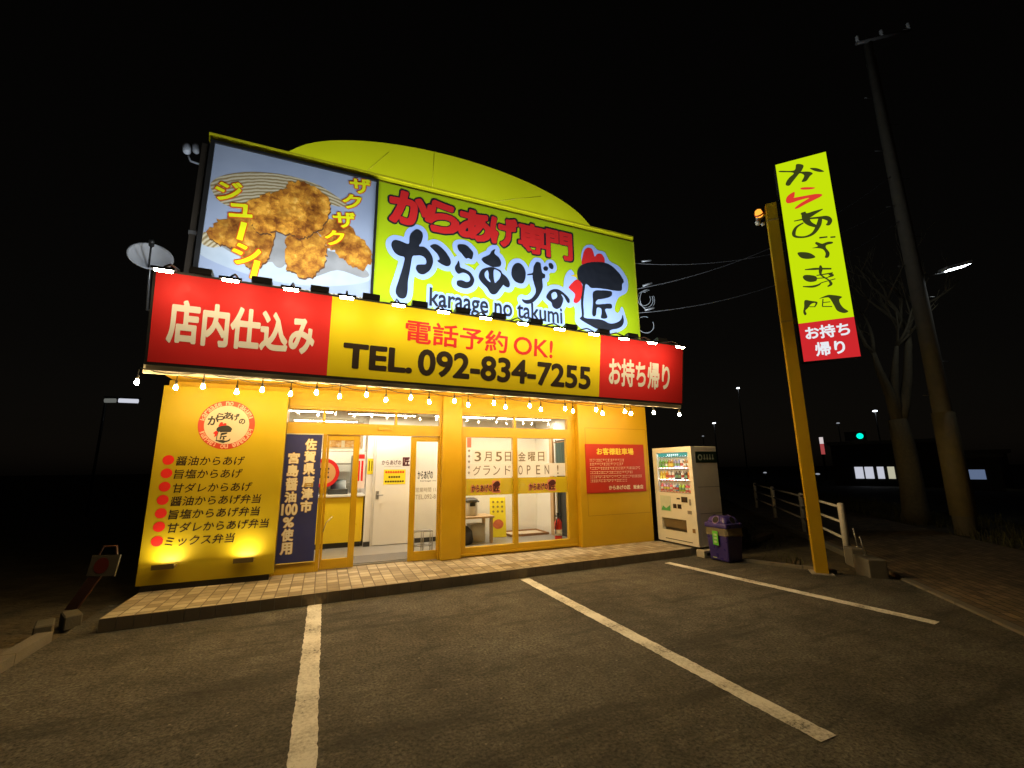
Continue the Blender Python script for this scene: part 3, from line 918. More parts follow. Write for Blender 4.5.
# ---- ceiling lamps inside -------------------------------------------
LAMP_E = emat('room_lamp_glow', ROOMC, face_light(ROOM_W, 1.3 * 0.12))
for i, (x, y, lab) in enumerate(((-0.55, 8.9, 'white tube lamp on the ceiling above the navy banner glazing'), (1.05, 9.05, 'white tube lamp on the ceiling just inside the sliding doors'),
                                 (2.75, 8.9, 'white tube lamp on the ceiling over the left pane of the big window'), (4.15, 8.9, 'white tube lamp on the ceiling over the right pane of the big window'),
                                 (0.0, 10.6, 'white tube lamp on the ceiling over the yellow counter'))):
    t = thing('ceiling_lamp', (x, y, 2.82), lab, 'ceiling lamp', 'tube lamps on the shop ceiling')
    b = MB()
    b.box(x - 0.68, x + 0.68, y - 0.09, y + 0.09, 2.765, 2.819)
    b.build('housing', WHITE_METAL, t)
    b = MB()
    b.face([(x - 0.65, y - 0.06, 2.763), (x - 0.65, y + 0.06, 2.763), (x + 0.65, y + 0.06, 2.763), (x + 0.65, y - 0.06, 2.763)])
    b.build('tube', LAMP_E, t)
# ------------------------------------------------------------------ menu panel beside the door
F = front(7.43)
mp = thing('menu_sign', (-1.35, 7.5, WALK_Z), 'tall yellow menu panel with round red emblem and red bullet list left of the door', 'menu sign')
b = MB()
b.box(-2.145, -0.565, 7.43, 7.55, 0.22, 2.885, 0.006)
b.build('panel', mat('menu_panel_yellow', (0.42, 0.315, 0.009), 0.45, var=0.04, spec=0.3), mp)
b = MB()
b.box(-2.10, -0.62, 7.46, 7.56, WALK_Z, 0.218)
b.box(-2.145, -0.565, 7.552, 7.658, 0.24, 2.86)
b.build('base', BLACK_METAL, mp)
rows = [(1.84, 'l', '醤油からあげ', -1.07), (1.66, 'l', '旨塩からあげ', -1.08), (1.48, 'l', '甘ダレからあげ', -0.94), (1.305, 'l', '醤油からあげ弁当', -0.81),
        (1.13, 'l', '旨塩からあげ弁当', -0.81), (0.955, 'l', '甘ダレからあげ弁当', -0.68), (0.77, 'l', 'ミックス弁当', -1.09)]
bl, tx = MB(), MB()
for z, _, s, xr in rows:
    bl.disc(F, -1.975, z, 0.066)
    tx.text(s, (-1.885, z - 0.068 - (0.02 if len(s) > 6 else 0.01), xr, z + 0.062 - (0.02 if len(s) > 6 else 0.01)), F, 0.003, 0.012, shear=0.12)
bl.build('bullets', RED, mp)
tx.build('lettering', BROWN_INK, mp)
def emblem(F, cu, cv, R, parent, w=0.004):
    k = R / 0.355
    b = MB(); b.disc(F, cu, cv, R, w, 48); e = b.build('emblem', mat('emblem_red', (0.46, 0.035, 0.012), 0.5), parent)
    b = MB(); b.disc(F, cu, cv, R * 0.79, w + 0.002, 48); b.build('emblem_field', mat('emblem_cream', (0.52, 0.44, 0.34), 0.6), e)
    b = MB()
    s = 'karaage no takumi   ' * 2
    n = len(s)
    for i, ch in enumerate(s):
        if ch == ' ':
            continue
        a = math.pi * 0.92 - 2 * math.pi * i / n
        cx, cy, h = cu + R * 0.885 * math.cos(a), cv + R * 0.885 * math.sin(a), R * 0.082
        b.text(ch, (cx - h * (0.45 if ch in 'it' else 0.8), cy - h, cx + h * (0.45 if ch in 'it' else 0.8), cy + h), F, w + 0.002, 0.02, rot=a - math.pi / 2)
    b.build('ring_lettering', mat('emblem_pale_red', (0.62, 0.36, 0.28), 0.6), e)
    b = MB()
    brush_mark(b, F, cu, cv, k, w + 0.004)
    b.build('emblem_mark', BLACK, e)
    b = MB()
    hx = lambda p: [(cu + (x - 5.62) * 0.155 * k, cv + (z - 5.55) * 0.155 * k - 0.115 * k) for x, z in p]
    b.shape([hx(COMB)], F, w + 0.0035)
    b.shape([hx(WATTLE)], F, w + 0.0045)
    b.build('comb_and_wattle', RED, e)
    return e
def brush_mark(b, F, cu, cv, k, w):
    # arch of five brush characters over the kanji
    for i, (ch, a, dv) in enumerate((('か', -0.175, 0.055), ('ら', -0.09, 0.115), ('あ', 0.0, 0.135), ('げ', 0.095, 0.115), ('の', 0.185, 0.055))):
        h = 0.058 * k * (1.15 if i == 0 else 0.9 if i < 4 else 0.7)
        b.text(ch, (cu + a * k - h, cv + dv * k - h, cu + a * k + h, cv + dv * k + h), F, w, 0.035)
    for lp in BRUSH[11:13]:
        for q in lp:
            b.shape([[(cu + (x - 5.62) * 0.155 * k, cv + (z - 5.55) * 0.155 * k - 0.115 * k) for x, z in q]], F, w)
emblem(F, -1.335, 2.345, 0.355, mp)
# lamps washing the menu panel from below
UPL = emat('panel_lamp_glow', (1.0, 0.82, 0.45), face_light(WALLWASH_W, 0.20 * 0.06))
for x, lab in ((-1.83, 'small up-lamp below the last bullet of the yellow menu panel, nearer its outer edge'), (-0.93, 'small up-lamp low on the yellow menu panel, nearer the navy banner')):
    t = thing('panel_lamp', (x, 7.43, 0.46), lab, 'wall lamp', 'up-lamps under the menu list')
    b = MB()
    b.box(x - 0.12, x + 0.12, 7.247, 7.40, 0.437, 0.470, 0.006)
    b.box(x - 0.12, x + 0.12, 7.238, 7.247, 0.437, 0.50)
    b.box(x - 0.03, x + 0.03, 7.40, 7.428, 0.42, 0.47)
    b.build('housing', mat('lamp_bronze', (0.10, 0.07, 0.025), 0.5), t)
    b = MB()
    b.face([(x - 0.10, 7.260, 0.476), (x + 0.10, 7.260, 0.476), (x + 0.10, 7.320, 0.476), (x - 0.10, 7.320, 0.476)])
    b.build('lens', UPL, t)

# ------------------------------------------------------------------ sloped sign board over the entrance
U_, V_ = Vector((0.99993, 0, -0.0118)), Vector((0, -0.15, 1.10)).normalized()
bo = fac((-2.03, 6.35, 2.985), U_, V_)
BH, BW = 1.115, 8.41
def bd(X, Z):
    """facade numbers measured at y = 6.35 -> board coordinates"""
    t = (Z - 2.985 + 0.0118 * (X + 2.03)) / 1.165
    s = (6.35 - 0.15 * t) / 6.35
    return (X * s + 2.03, t * BH)
board = thing('fascia_sign', (2.2, 6.35, 2.98), 'long red and yellow sign board over the entrance with phone number', 'shop sign')
b = MB()
b.slab(bo, -0.03, BW + 0.03, -0.035, BH + 0.03, -0.20, -0.004)
b.build('case', BLACK_METAL, board)
b = MB()
u1, u2 = 1.99, 6.47
b.rect(bo, 0.0, u1, 0, BH, 0.0)
b.build('red_field', RED, board)
b = MB()
b.rect(bo, u2, BW, 0, BH, 0.0)
b.build('red_field', RED, board)
b = MB()
b.rect(bo, u1, u2, 0, BH, 0.0)
b.build('yellow_field', Y_SIGN, board)
def brect(x0, z0, x1, z1):
    a, c = bd(x0, z0), bd(x1, z1)
    return (a[0], a[1], c[0], c[1])
b = MB()
b.text('店内仕込み', brect(-1.88, 3.245, -0.23, 3.80), bo, 0.004, 0.038)
b.build('cream_lettering', CREAM, board)
b = MB()
b.text('お持ち帰り', brect(4.66, 3.14, 6.15, 3.66), bo, 0.004, 0.030)
b.build('cream_lettering', CREAM, board)
b = MB()
b.text('電話予約', brect(1.00, 3.56, 2.69, 3.91), bo, 0.004, 0.018)
b.build('red_lettering', RED, board)
b = MB()
b.text('OK!', brect(2.78, 3.55, 3.54, 3.855), bo, 0.004, 0.012)
b.build('red_lettering', RED, board)
b = MB()
b.text('TEL.', brect(0.15, 3.09, 1.13, 3.455), bo, 0.004, 0.035)
b.build('number_lettering', BROWN_INK, board)
b = MB()
b.text('092-834-7255', brect(1.20, 3.065, 4.30, 3.45), bo, 0.004, 0.030)
b.build('number_lettering', BROWN_INK, board)
b = MB()
b.slab(bo, -0.02, BW + 0.01, -0.10, -0.036, -0.16, -0.03)
b.build('edge_trim', mat('pale_edge_trim', (0.55, 0.50, 0.42), 0.4, metal=0.3, var=0.15), board)
b = MB()
for i in range(13):
    x = -1.9 + i * 0.69
    b.tube([(x, 6.52, 3.05), (x, 7.56, 3.9)], 0.02, 6)
b.box(-2.05, 6.40, 6.50, 7.58, 3.022, 3.05)
b.build('rear_bracing', BLACK_METAL, board)

# ------------------------------------------------------------------ picture sign and name sign above
PW = front(7.50)
ps = thing('picture_sign', (-0.7, 7.5, 4.3), 'framed picture of fried chicken on a plate at upper end of facade', 'picture sign')
b = MB()
b.box(-2.02, 0.60, 7.515, 7.575, 4.3, 6.95)
b.build('backing', BLACK_METAL, ps)
b = MB()
for (x0, x1, z0, z1) in ((-2.02, -1.955, 4.3, 6.95), (0.555, 0.60, 4.3, 6.95), (-1.955, 0.555, 6.905, 6.95), (-1.955, 0.555, 4.3, 4.36)):
    b.box(x0, x1, 7.47, 7.514, z0, z1)
b.build('frame', BLACK_METAL, ps)
def photo_mat(name, stops, scale, detail=6, dist=0.0, mapping=(1, 1, 1), vor=None):
    m, nt, bs, tc = nodes(name)
    mpn = N(nt, 'Mapping')
    mpn.inputs['Scale'].default_value = mapping
    nt.links.new(tc.outputs['Object'], mpn.inputs['Vector'])
    n = N(nt, 'TexNoise', Scale=scale, Detail=detail, Roughness=0.62, Distortion=dist)
    nt.links.new(mpn.outputs[0], n.inputs['Vector'])
    src = n.outputs['Fac']
    if vor:
        v = N(nt, 'TexVoronoi', Scale=vor)
        v.feature = 'SMOOTH_F1'
        wv = mixc(nt, 0.12, mpn.outputs[0], n.outputs['Color'])
        nt.links.new(wv, v.inputs['Vector'])
        src = mixc(nt, 0.45, n.outputs['Fac'], v.outputs['Distance'])
    c = ramp(nt, src, stops).outputs[0]
    nt.links.new(c, bs.inputs['Base Color'])
    bs.inputs['Roughness'].default_value = 0.4
    return m
b = MB()
b.rect(PW, -1.955, 0.555, 4.36, 6.905, 0.0)
b.build('print_ground', photo_mat('print_blue_grey', [(0.3, (0.30, 0.345, 0.46)), (0.7, (0.38, 0.425, 0.53))], 0.8, 3), ps)
b = MB()
b.shape([BASKET], PW, 0.002)
m, nt, bs, tc = nodes('print_basket')
wv = N(nt, 'TexWave', Scale=5.5, Distortion=3.0, Detail=3.0)
wv.wave_type = 'RINGS'
wv.rings_direction = 'Y'
nt.links.new(tc.outputs['Object'], wv.inputs['Vector'])
nt.links.new(ramp(nt, wv.outputs['Fac'], [(0.10, (0.26, 0.18, 0.08)), (0.5, (0.46, 0.36, 0.19)), (0.9, (0.58, 0.50, 0.34))]).outputs[0], bs.inputs['Base Color'])
b.build('print_basket', m, ps)
b = MB()
b.shape([PLATE], PW, 0.003)
b.build('print_plate', photo_mat('print_plate', [(0.3, (0.38, 0.43, 0.48)), (0.7, (0.52, 0.56, 0.60))], 1.2, 3), ps)
b = MB()
b.rect(PW, -1.95, 0.55, 4.365, 4.62, 0.0012)
b.shape([[(-1.98 + 0.03, 5.33), (-1.86, 5.30), (-1.70, 5.18), (-1.80, 5.10), (-1.95, 5.14)]], PW, 0.0034)
b.build('print_mat', m, ps)
b = MB()
b.shape([GAP], PW, 0.0036)
b.shape([[(-1.75, 5.20), (-1.30, 4.98), (-0.85, 5.02), (-0.40, 4.86), (0.00, 5.05), (0.42, 4.98), (0.50, 5.10), (0.1, 5.35), (-0.6, 5.40), (-1.5, 5.45)]], PW, 0.0033)
b.build('print_dark_gap', mat('print_dark_gap', (0.27, 0.26, 0.25), 0.5, var=0.5, scale=3), ps)
def crust(name, gain):
    """printed fried crust: lumps with dark crevices, red-brown to gold"""
    m, nt, bs, tc = nodes(name)
    P = tc.outputs['Object']
    n1 = N(nt, 'TexNoise', Scale=9.0, Detail=8, Roughness=0.7)
    n2 = N(nt, 'TexNoise', Scale=2.6, Detail=4, Roughness=0.6)
    for q in (n1, n2):
        nt.links.new(P, q.inputs['Vector'])
    wv = mixc(nt, 0.20, P, n1.outputs['Color'])
    v = N(nt, 'TexVoronoi', Scale=6.5)
    v2 = N(nt, 'TexVoronoi', Scale=17.0)
    for q in (v, v2):
        nt.links.new(wv, q.inputs['Vector'])
    lump = mixc(nt, 0.35, v.outputs['Distance'], v2.outputs['Distance'])
    lump = mixc(nt, 0.30, lump, n1.outputs['Fac'])
    c = ramp(nt, lump, [(0.18, (0.88 * gain, 0.58 * gain, 0.17 * gain)), (0.36, (0.74 * gain, 0.36 * gain, 0.045 * gain)), (0.52, (0.50 * gain, 0.20 * gain, 0.022)), (0.68, (0.20, 0.06, 0.010))]).outputs[0]
    sh = ramp(nt, n2.outputs['Fac'], [(0.36, (0.55, 0.45, 0.38)), (0.56, (1.22, 1.18, 1.10))]).outputs[0]
    nt.links.new(mixc(nt, 1.0, c, sh, 'MULTIPLY'), bs.inputs['Base Color'])
    bs.inputs['Roughness'].default_value = 0.45
    return m
CH = [crust('print_crust_dark', 0.82), crust('print_crust_gold', 1.0)]
for i, lp in enumerate(CHICKEN):
    b = MB()
    s = smooth_loop(lp, 7)
    jag = []
    for j, q in enumerate(s):
        r = 0.020 * math.sin(j * 0.9 + i) + 0.012 * math.sin(j * 2.3 + 2 * i)
        jag.append((q.x + r * math.cos(j * 1.3) + random.uniform(-0.014, 0.014), q.y + r + random.uniform(-0.014, 0.014)))
    if i:
        e = MB()
        e.shape([[(u + 0.012, v - 0.026) for u, v in jag]], PW, 0.0040 + 0.0012 * i, k=1)
        e.build('print_crevice', mat('print_crevice_brown', (0.11, 0.045, 0.015), 0.5, var=0.4, scale=12), ps)
    b.shape([jag], PW, 0.0045 + 0.0012 * i, k=1)
    b.build('print_chicken', CH[1 if i in (3,) else 0], ps)
KY, KR = mat('kana_yellow', (0.80, 0.78, 0.01), 0.4, var=0.03), mat('kana_red_edge', (0.62, 0.08, 0.01), 0.4, var=0.05)
SZ = {'ザ': (0.185, 0.15), 'ク': (0.165, 0.14), 'ジ': (0.19, 0.165), 'ュ': (0.165, 0.12), 'ー': (0.11, 0.13), 'シ': (0.20, 0.18)}
b1, b2 = MB(), MB()
for i, (ch, u, v) in enumerate(KANA):
    h, hv = SZ[ch]
    rot = 0.16 if ch != 'ー' else math.pi / 2 - 0.12
    if i == 8:
        hv *= 0.8
    a = (h, hv) if ch != 'ー' else (0.16, 0.045)
    b1.text(ch, (u - a[0] - 0.014, v - a[1] - 0.014, u + a[0] + 0.014, v + a[1] + 0.014), PW, 0.0105 + 0.0002 * i, 0.075, rot=rot)
    b2.text(ch, (u - a[0], v - a[1], u + a[0], v + a[1]), PW, 0.013, 0.030, rot=rot)
b1.build('lettering_edge', KR, ps)
b2.build('lettering', KY, ps)

ns = thing('name_sign', (3.5, 7.5, 4.3), 'lime green sign with black brush characters and rooster mark under the arch', 'shop sign')
b = MB()
b.box(0.602, 6.43, 7.50, 7.575, 4.3, 6.93)
b.build('panel', LIME, ns)
b = MB()
b.box(6.431, 6.452, 7.49, 7.575, 4.3, 6.94)
b.box(0.602, 6.43, 7.502, 7.515, 6.9305, 6.945)
b.build('frame', mat('sign_frame_olive', (0.42, 0.42, 0.02), 0.4), ns)
BLUEW = mat('pale_blue_vinyl', (0.36, 0.47, 0.80), 0.4, var=0.03)
b = MB()
w = 0.003
for i, lp in enumerate(BRUSH[:11]):
    b.shape([lp[0]], PW, w + 0.00025 * i, off=0.10 if i not in (8, 9) else 0.08)
b.shape([HALO], PW, w + 0.003)
b.text('karaage no takumi', (1.545, 4.46, 4.475, 5.06), PW, w + 0.0033, 0.09)
b.build('halo', BLUEW, ns)
b = MB()
INK = mat('brush_ink', (0.014, 0.016, 0.022), 0.4, var=0.3)
for lp in BRUSH:
    b.shape(lp, PW, w + 0.0045)
b.build('brush_lettering', INK, ns)
b = MB()
b.text('karaage no takumi', (1.60, 4.52, 4.42, 5.0), PW, w + 0.0045, 0.018)
b.build('small_lettering', INK, ns)
b = MB()
b.shape([COMB], PW, w + 0.0042)
b.shape([WATTLE], PW, w + 0.0047)
b.build('comb_and_wattle', RED, ns)
b = MB()
b.shape([BEAK], PW, w + 0.0049, k=1)
b.build('beak', mat('beak_yellow', (0.75, 0.55, 0.02), 0.4), ns)
b1, b2 = MB(), MB()
for i, (ch, x0, z0, x1, z1) in enumerate((('か', 0.80, 6.16, 1.55, 6.86), ('ら', 1.47, 6.14, 2.16, 6.82), ('あ', 2.13, 6.12, 2.84, 6.80), ('げ', 2.80, 6.12, 3.42, 6.80), ('専', 3.42, 6.10, 4.10, 6.79), ('門', 4.08, 6.10, 4.74, 6.77))):
    e = 0.035
    b1.text(ch, (x0 - e, z0 - e, x1 + e, z1 + e), PW, 0.0035 + 0.0003 * i, 0.085 if ch not in '専門' else 0.062)
    b2.text(ch, (x0, z0, x1, z1), PW, 0.0065 + 0.0001 * i, 0.055 if ch not in '専門' else 0.036)
b1.build('lettering_edge', INK, ns)
b2.build('lettering', RED, ns)

# ------------------------------------------------------------------ lamps on the fascia sign
BLAMP = emat('board_lamp_glow', BOARDC, face_light(BOARD_W, 0.16 * 0.094))
XL = [-1.96, -1.26, -0.56, 0.15, 0.87, 1.55, 2.24, 2.90, 3.60, 4.30, 4.96, 5.62, 6.32]
lamp0 = None
NEAR = ['over the outer edge of the red 店 field', 'over the 内 of the red field', 'over the 込 of the red field', 'just past the end of the first red field', 'below the corner of the chicken picture', 'above the 電 of the phone board', 'above the 話 of the phone board',
        'above the 約 of the phone board', 'above the letters OK', 'above the last digits of the phone number', 'above the お of 持ち帰り', 'above the 帰 of 持ち帰り', 'at the far end over the り']
for i, x in enumerate(XL):
    z = 1.68 + (2.455 - 0.0155 * (x + 1.96)) * 0.9226
    xx = x * 0.9226
    lab = 'warm lit sign lamp ' + NEAR[i]
    if lamp0 is None:
        lamp0 = thing('sign_lamp', (xx, 5.72, z), lab, 'sign lamp', 'lamps along the top of the fascia sign')
        b = MB()
        fr_ = fac((xx, 5.72, z), (1, 0, 0), (0, 0.95, 0.31))
        b.slab(fr_, -0.112, 0.112, -0.042, 0.042, -0.012, 0.016)
        b.build('housing', BLACK_METAL, lamp0)
        # lens faces down towards the board
        b = MB()
        R0 = 0.030
        for k in range(6):
            a0, a1 = math.pi * k / 6, math.pi * (k + 1) / 6
            b.face([fr_(-0.08, R0 * math.cos(a0), -0.013 - R0 * math.sin(a0)), fr_(0.08, R0 * math.cos(a0), -0.013 - R0 * math.sin(a0)),
                    fr_(0.08, R0 * math.cos(a1), -0.013 - R0 * math.sin(a1)), fr_(-0.08, R0 * math.cos(a1), -0.013 - R0 * math.sin(a1))])
        b.build('lens', BLAMP, lamp0)
        b = MB()
        b.tube([(xx, 5.74, z + 0.03), (xx, 5.92, z + 0.14), (xx, 6.20, z + 0.19), (xx, 6.30, z + 0.08)], 0.012, 6)
        b.build('arm', BLACK_METAL, lamp0)
    else:
        dup(lamp0, (xx, 5.72, z), lab)
FL = emat('flood_lamp_glow', COOL, face_light(FLOOD_W, 0.20 * 0.11))
XF = [-1.62, -0.93, -0.21, 0.49, 1.21, 1.90, 2.53, 3.22, 3.92, 4.62, 5.28, 6.0]
fl0 = None
NEARF = ['near the outer foot of the chicken picture', 'under the ー of the picture lettering', 'below the middle of the chicken picture', 'below the corner where picture meets lime sign', 'under the first brush か', 'under the letters aage', 'under the letters no', 'under the letters ta',
         'under the letters kumi', 'under the brush の', 'under the rooster mark', 'under the far end of the lime sign']
for i, x in enumerate(XF):
    z = 4.22 - 0.012 * (x + 1.6)
    lab = 'black flood lamp box seen from behind ' + NEARF[i]
    if fl0 is None:
        fl0 = thing('flood_lamp', (x, 6.40, z), lab, 'flood lamp', 'flood lamps aimed up at the upper signs')
        fr_ = fac((x, 6.40, z), (1, 0, 0), (0, 0.975, -0.22))
        b = MB()
        b.slab(fr_, -0.12, 0.12, -0.075, 0.075, -0.05, 0.03)
        b.build('housing', BLACK_METAL, fl0)
        b = MB()
        b.face([fr_(-0.10, -0.055, 0.033), fr_(0.10, -0.055, 0.033), fr_(0.10, 0.055, 0.033), fr_(-0.10, 0.055, 0.033)])
        b.build('lens', FL, fl0)
        b = MB()
        b.box(x - 0.10, x + 0.10, 6.38, 6.42, z - 0.16, z - 0.10)
        b.build('bracket', BLACK_METAL, fl0)
    else:
        dup(fl0, (x, 6.40, z), lab)

# ------------------------------------------------------------------ bulb garlands under the board
GLOW = emat('bulb_glow', WARM, BULB_W / (math.pi * 4 * math.pi * 0.025 ** 2))
CABLE = mat('black_cable', (0.015, 0.014, 0.013), 0.6)
def garland(y, x0, dx, n, z0, slope, label):
    g = thing('string_lights', (2.1, y, 2.9), label, 'string lights', 'bulb strings under the fascia sign')
    b = MB()
    pts = []
    for i in range(n):
        x, z = x0 + dx * i, z0 + slope * i
        pts.append((x, y, z + 0.17))
        if i < n - 1:
            for t in (0.25, 0.5, 0.75):
                pts.append((x + dx * t, y, z + 0.17 - 0.05 * (1 - (2 * t - 1) ** 2)))
    b.tube(pts, 0.006, 5)
    b.build('cable', CABLE, g)
    for i in range(n):
        jx = random.uniform(-0.02, 0.02)
        x, z = x0 + dx * i, z0 + slope * i + random.uniform(-0.018, 0.012)
        b = MB()
        b.lathe([(0, -0.026), (0.015, -0.021), (0.024, -0.006), (0.024, 0.006), (0.017, 0.024), (0.013, 0.040)], (x + jx, y, z), 10)
        o = b.build('bulb', GLOW, g)
        b = MB()
        b.lathe([(0.0, 0.17), (0.006, 0.165), (0.007, 0.10), (0.016, 0.095), (0.016, 0.042), (0.0, 0.040)], (x + jx, y, z), 8)
        b.build('socket', CABLE, o)
    return g
garland(6.42, -2.11, 0.652, 14, 2.745, -0.0068, 'front string of warm bulbs along the sign board edge, reaching past both ends')
garland(6.66, -1.80, 0.652, 12, 2.735, -0.0070, 'rear string of warm bulbs hanging under the canopy, close to the glass')
# ------------------------------------------------------------------ banners, notices and film at the front
NAVY = mat('navy_banner_cloth', (0.018, 0.024, 0.15), 0.75, var=0.15)
bn = thing('banner', (-0.3, 7.66, 2.25), 'navy vertical banner with pale characters hanging left of sliding door', 'banner')
fb = fac((-0.59, 7.66, 0.31), (1, 0, 0), (0, 0, 1))
b = MB()
b.slab(fb, 0.02, 0.545, 0.0, 1.935, -0.004, 0.0)
b.build('cloth', NAVY, bn)
b = MB()
b.tube([(-0.58, 7.662, 2.248), (-0.03, 7.662, 2.248)], 0.009, 8)
b.build('rod', WHITE_METAL, bn)
fw_ = front(7.658)
b1, b2 = MB(), MB()
def vtext(s, uc, v0, v1, w):
    hh = (v0 - v1) / len(s)
    for i, ch in enumerate(s):
        c = v0 - hh * (i + 0.5)
        ww = w / 2
        for bb, e, wo_, bo_ in ((b1, 0.006, 0.0, 0.075), (b2, 0.0, 0.003, 0.035)):
            bb.text(ch, (uc - ww - e, c - hh * 0.46 - e, uc + ww + e, c + hh * 0.46 + e), fw_, wo_, bo_)
vtext('佐賀県唐津市', -0.205, 2.18, 1.03, 0.165)
for ch, z0, z1, w in (('宮', 1.96, 1.78, 0.16), ('島', 1.77, 1.58, 0.16), ('醤', 1.57, 1.37, 0.16), ('油', 1.36, 1.19, 0.16), ('100', 1.18, 1.00, 0.22), ('%', 0.98, 0.82, 0.15), ('使', 0.81, 0.62, 0.16), ('用', 0.61, 0.43, 0.16)):
    for bb, e, wo_, bo_ in ((b1, 0.006, 0.0, 0.075), (b2, 0.0, 0.003, 0.035)):
        bb.text(ch, (-0.435 - w / 2 - e, z1 + 0.005 - e, -0.435 + w / 2 + e, z0 - 0.005 + e), fw_, wo_, bo_)
b1.build('lettering_edge', mat('gold_edge_ink', (0.42, 0.27, 0.06), 0.5), bn)
b2.build('lettering', CREAM, bn)

nt_ = thing('notice_sign', (5.62, 7.55, 1.65), 'red parking notice with yellow heading on the yellow wall bay', 'notice sign')
fn = front(7.548)
b = MB()
b.slab(fn, 4.88, 6.37, 1.16, 2.145, -0.010, 0.0)
b.build('panel', mat('notice_red', (0.44, 0.026, 0.014), 0.5, var=0.06), nt_)
b = MB()
b.text('お客様駐車場', (5.15, 1.925, 6.09, 2.065), fn, 0.003, 0.03)
b.build('heading', mat('heading_yellow', (0.80, 0.62, 0.08), 0.45), nt_)
b = MB()
random.seed(3)
for z, xe in ((1.82, 5.83), (1.74, 5.83), (1.655, 6.26), (1.57, 6.05), (1.485, 6.26), (1.405, 5.90)):
    x = 4.975
    while x < xe - 0.02:
        w_ = random.uniform(0.018, 0.034)
        k = random.random()
        b.rect(fn, x, x + w_, z + 0.011, z + 0.019, 0.003)
        if k > 0.3:
            b.rect(fn, x + w_ * 0.3, x + w_ * 0.55, z - 0.018, z + 0.009, 0.003)
        if k < 0.7:
            b.rect(fn, x, x + w_ * 0.9, z - 0.028, z - 0.020, 0.003)
        x += w_ + 0.014
b.text('からあげの匠', (5.41, 1.215, 5.95, 1.30), fn, 0.003, 0.03)
b.text('飯倉店', (6.03, 1.215, 6.29, 1.30), fn, 0.003, 0.03)
b.build('lettering', CREAM, nt_)
random.seed(11)

# printed sheets and film inside the big window
fo = front(7.728)
og = thing('window_poster', (3.4, 7.73, 1.75), 'pale grand opening paper strips with large date taped behind window', 'poster', None)
b = MB()
for (x0, x1) in ((2.52, 3.34), (3.44, 4.08)):
    b.rect(fo, x0, x1, 1.775, 2.015, 0.0)
for (x0, x1) in ((2.46, 3.34), (3.44, 4.50)):
    b.rect(fo, x0, x1, 1.515, 1.765, 0.0)
b.build('paper', filmmat('thin_white_paper', (0.80, 0.75, 0.70), 0.86), og)
b = MB()
for s, x0, x1 in (('3', 2.57, 2.70), ('月', 2.76, 2.91), ('5', 2.99, 3.12), ('日', 3.18, 3.31), ('金', 3.46, 3.62), ('曜', 3.67, 3.83), ('日', 3.89, 4.03)):
    b.text(s, (x0, 1.805, x1, 1.985), fo, 0.003, 0.012)
for s, x0, x1 in (('グ', 2.54, 2.70), ('ラ', 2.74, 2.88), ('ン', 2.94, 3.08), ('ド', 3.18, 3.30), ('O', 3.46, 3.55), ('P', 3.64, 3.72), ('E', 3.84, 3.93), ('N', 4.03, 4.13), ('!', 4.31, 4.345)):
    b.text(s, (x0, 1.55, x1, 1.725), fo, 0.003, 0.004)
b.build('lettering', mat('grey_brown_ink', (0.16, 0.12, 0.07), 0.6), og)
vs_ = thing('window_sticker', (2.47, 7.73, 2.0), 'narrow vertical red and grey sticker strip at window edge by the column', 'sticker')
b = MB()
for i in range(4):
    b.rect(fo, 2.425, 2.505, 2.165 - i * 0.022, 2.18 - i * 0.022, 0.0)
b.rect(fo, 2.425, 2.505, 2.06, 2.24, -0.001)
b.build('red_mark', mat('faded_red_print', (0.60, 0.20, 0.15), 0.5), vs_)
b = MB()
for i in range(5):
    b.text('◆', (2.44, 1.97 - i * 0.10, 2.49, 2.03 - i * 0.10), fo, 0.0, 0.0)
b.build('grey_mark', mat('faded_grey_print', (0.25, 0.2, 0.16), 0.5), vs_)
for (x0, x1, xl0, xl1, lab) in ((2.40, 3.345, 2.52, 3.07, 'yellow film strip with shop mark across the left pane of the big window'), (3.435, 4.53, 3.69, 4.26, 'yellow film strip with shop mark across the right pane of the big window')):
    t = thing('window_film', ((x0 + x1) / 2, 7.73, 1.34), lab, 'window film', 'yellow film strips across the window')
    f2 = front(7.733)
    b = MB()
    b.rect(f2, x0, x1, 1.19, 1.495, -0.001)
    b.build('film', filmmat('yellow_window_film', (0.50, 0.37, 0.015), 0.97) if 'ywf' not in MATS else MATS['ywf'], t)
    MATS['ywf'] = bpy.data.materials['yellow_window_film']
    b = MB()
    b.text('からあげの', (xl0 - 0.02, 1.235, xl0 + 0.42, 1.395), f2, 0.003, 0.09)
    b.text('匠', (xl0 + 0.40, 1.225, xl1 + 0.02, 1.45), f2, 0.0032, 0.10)
    b.build('mark_edge', mat('pink_mark_edge', (0.62, 0.22, 0.16), 0.5), t)
    b = MB()
    b.text('からあげの', (xl0, 1.25, xl0 + 0.40, 1.38), f2, 0.006, 0.03)
    b.text('匠', (xl0 + 0.42, 1.25, xl1, 1.37), f2, 0.0062, 0.05)
    b.shape([[(xl0 + 0.41, 1.36), (xl0 + 0.47, 1.43), (xl1 - 0.02, 1.43), (xl1 + 0.01, 1.36)]], f2, 0.0064)
    b.build('mark', mat('mark_maroon', (0.07, 0.012, 0.02), 0.5), t)

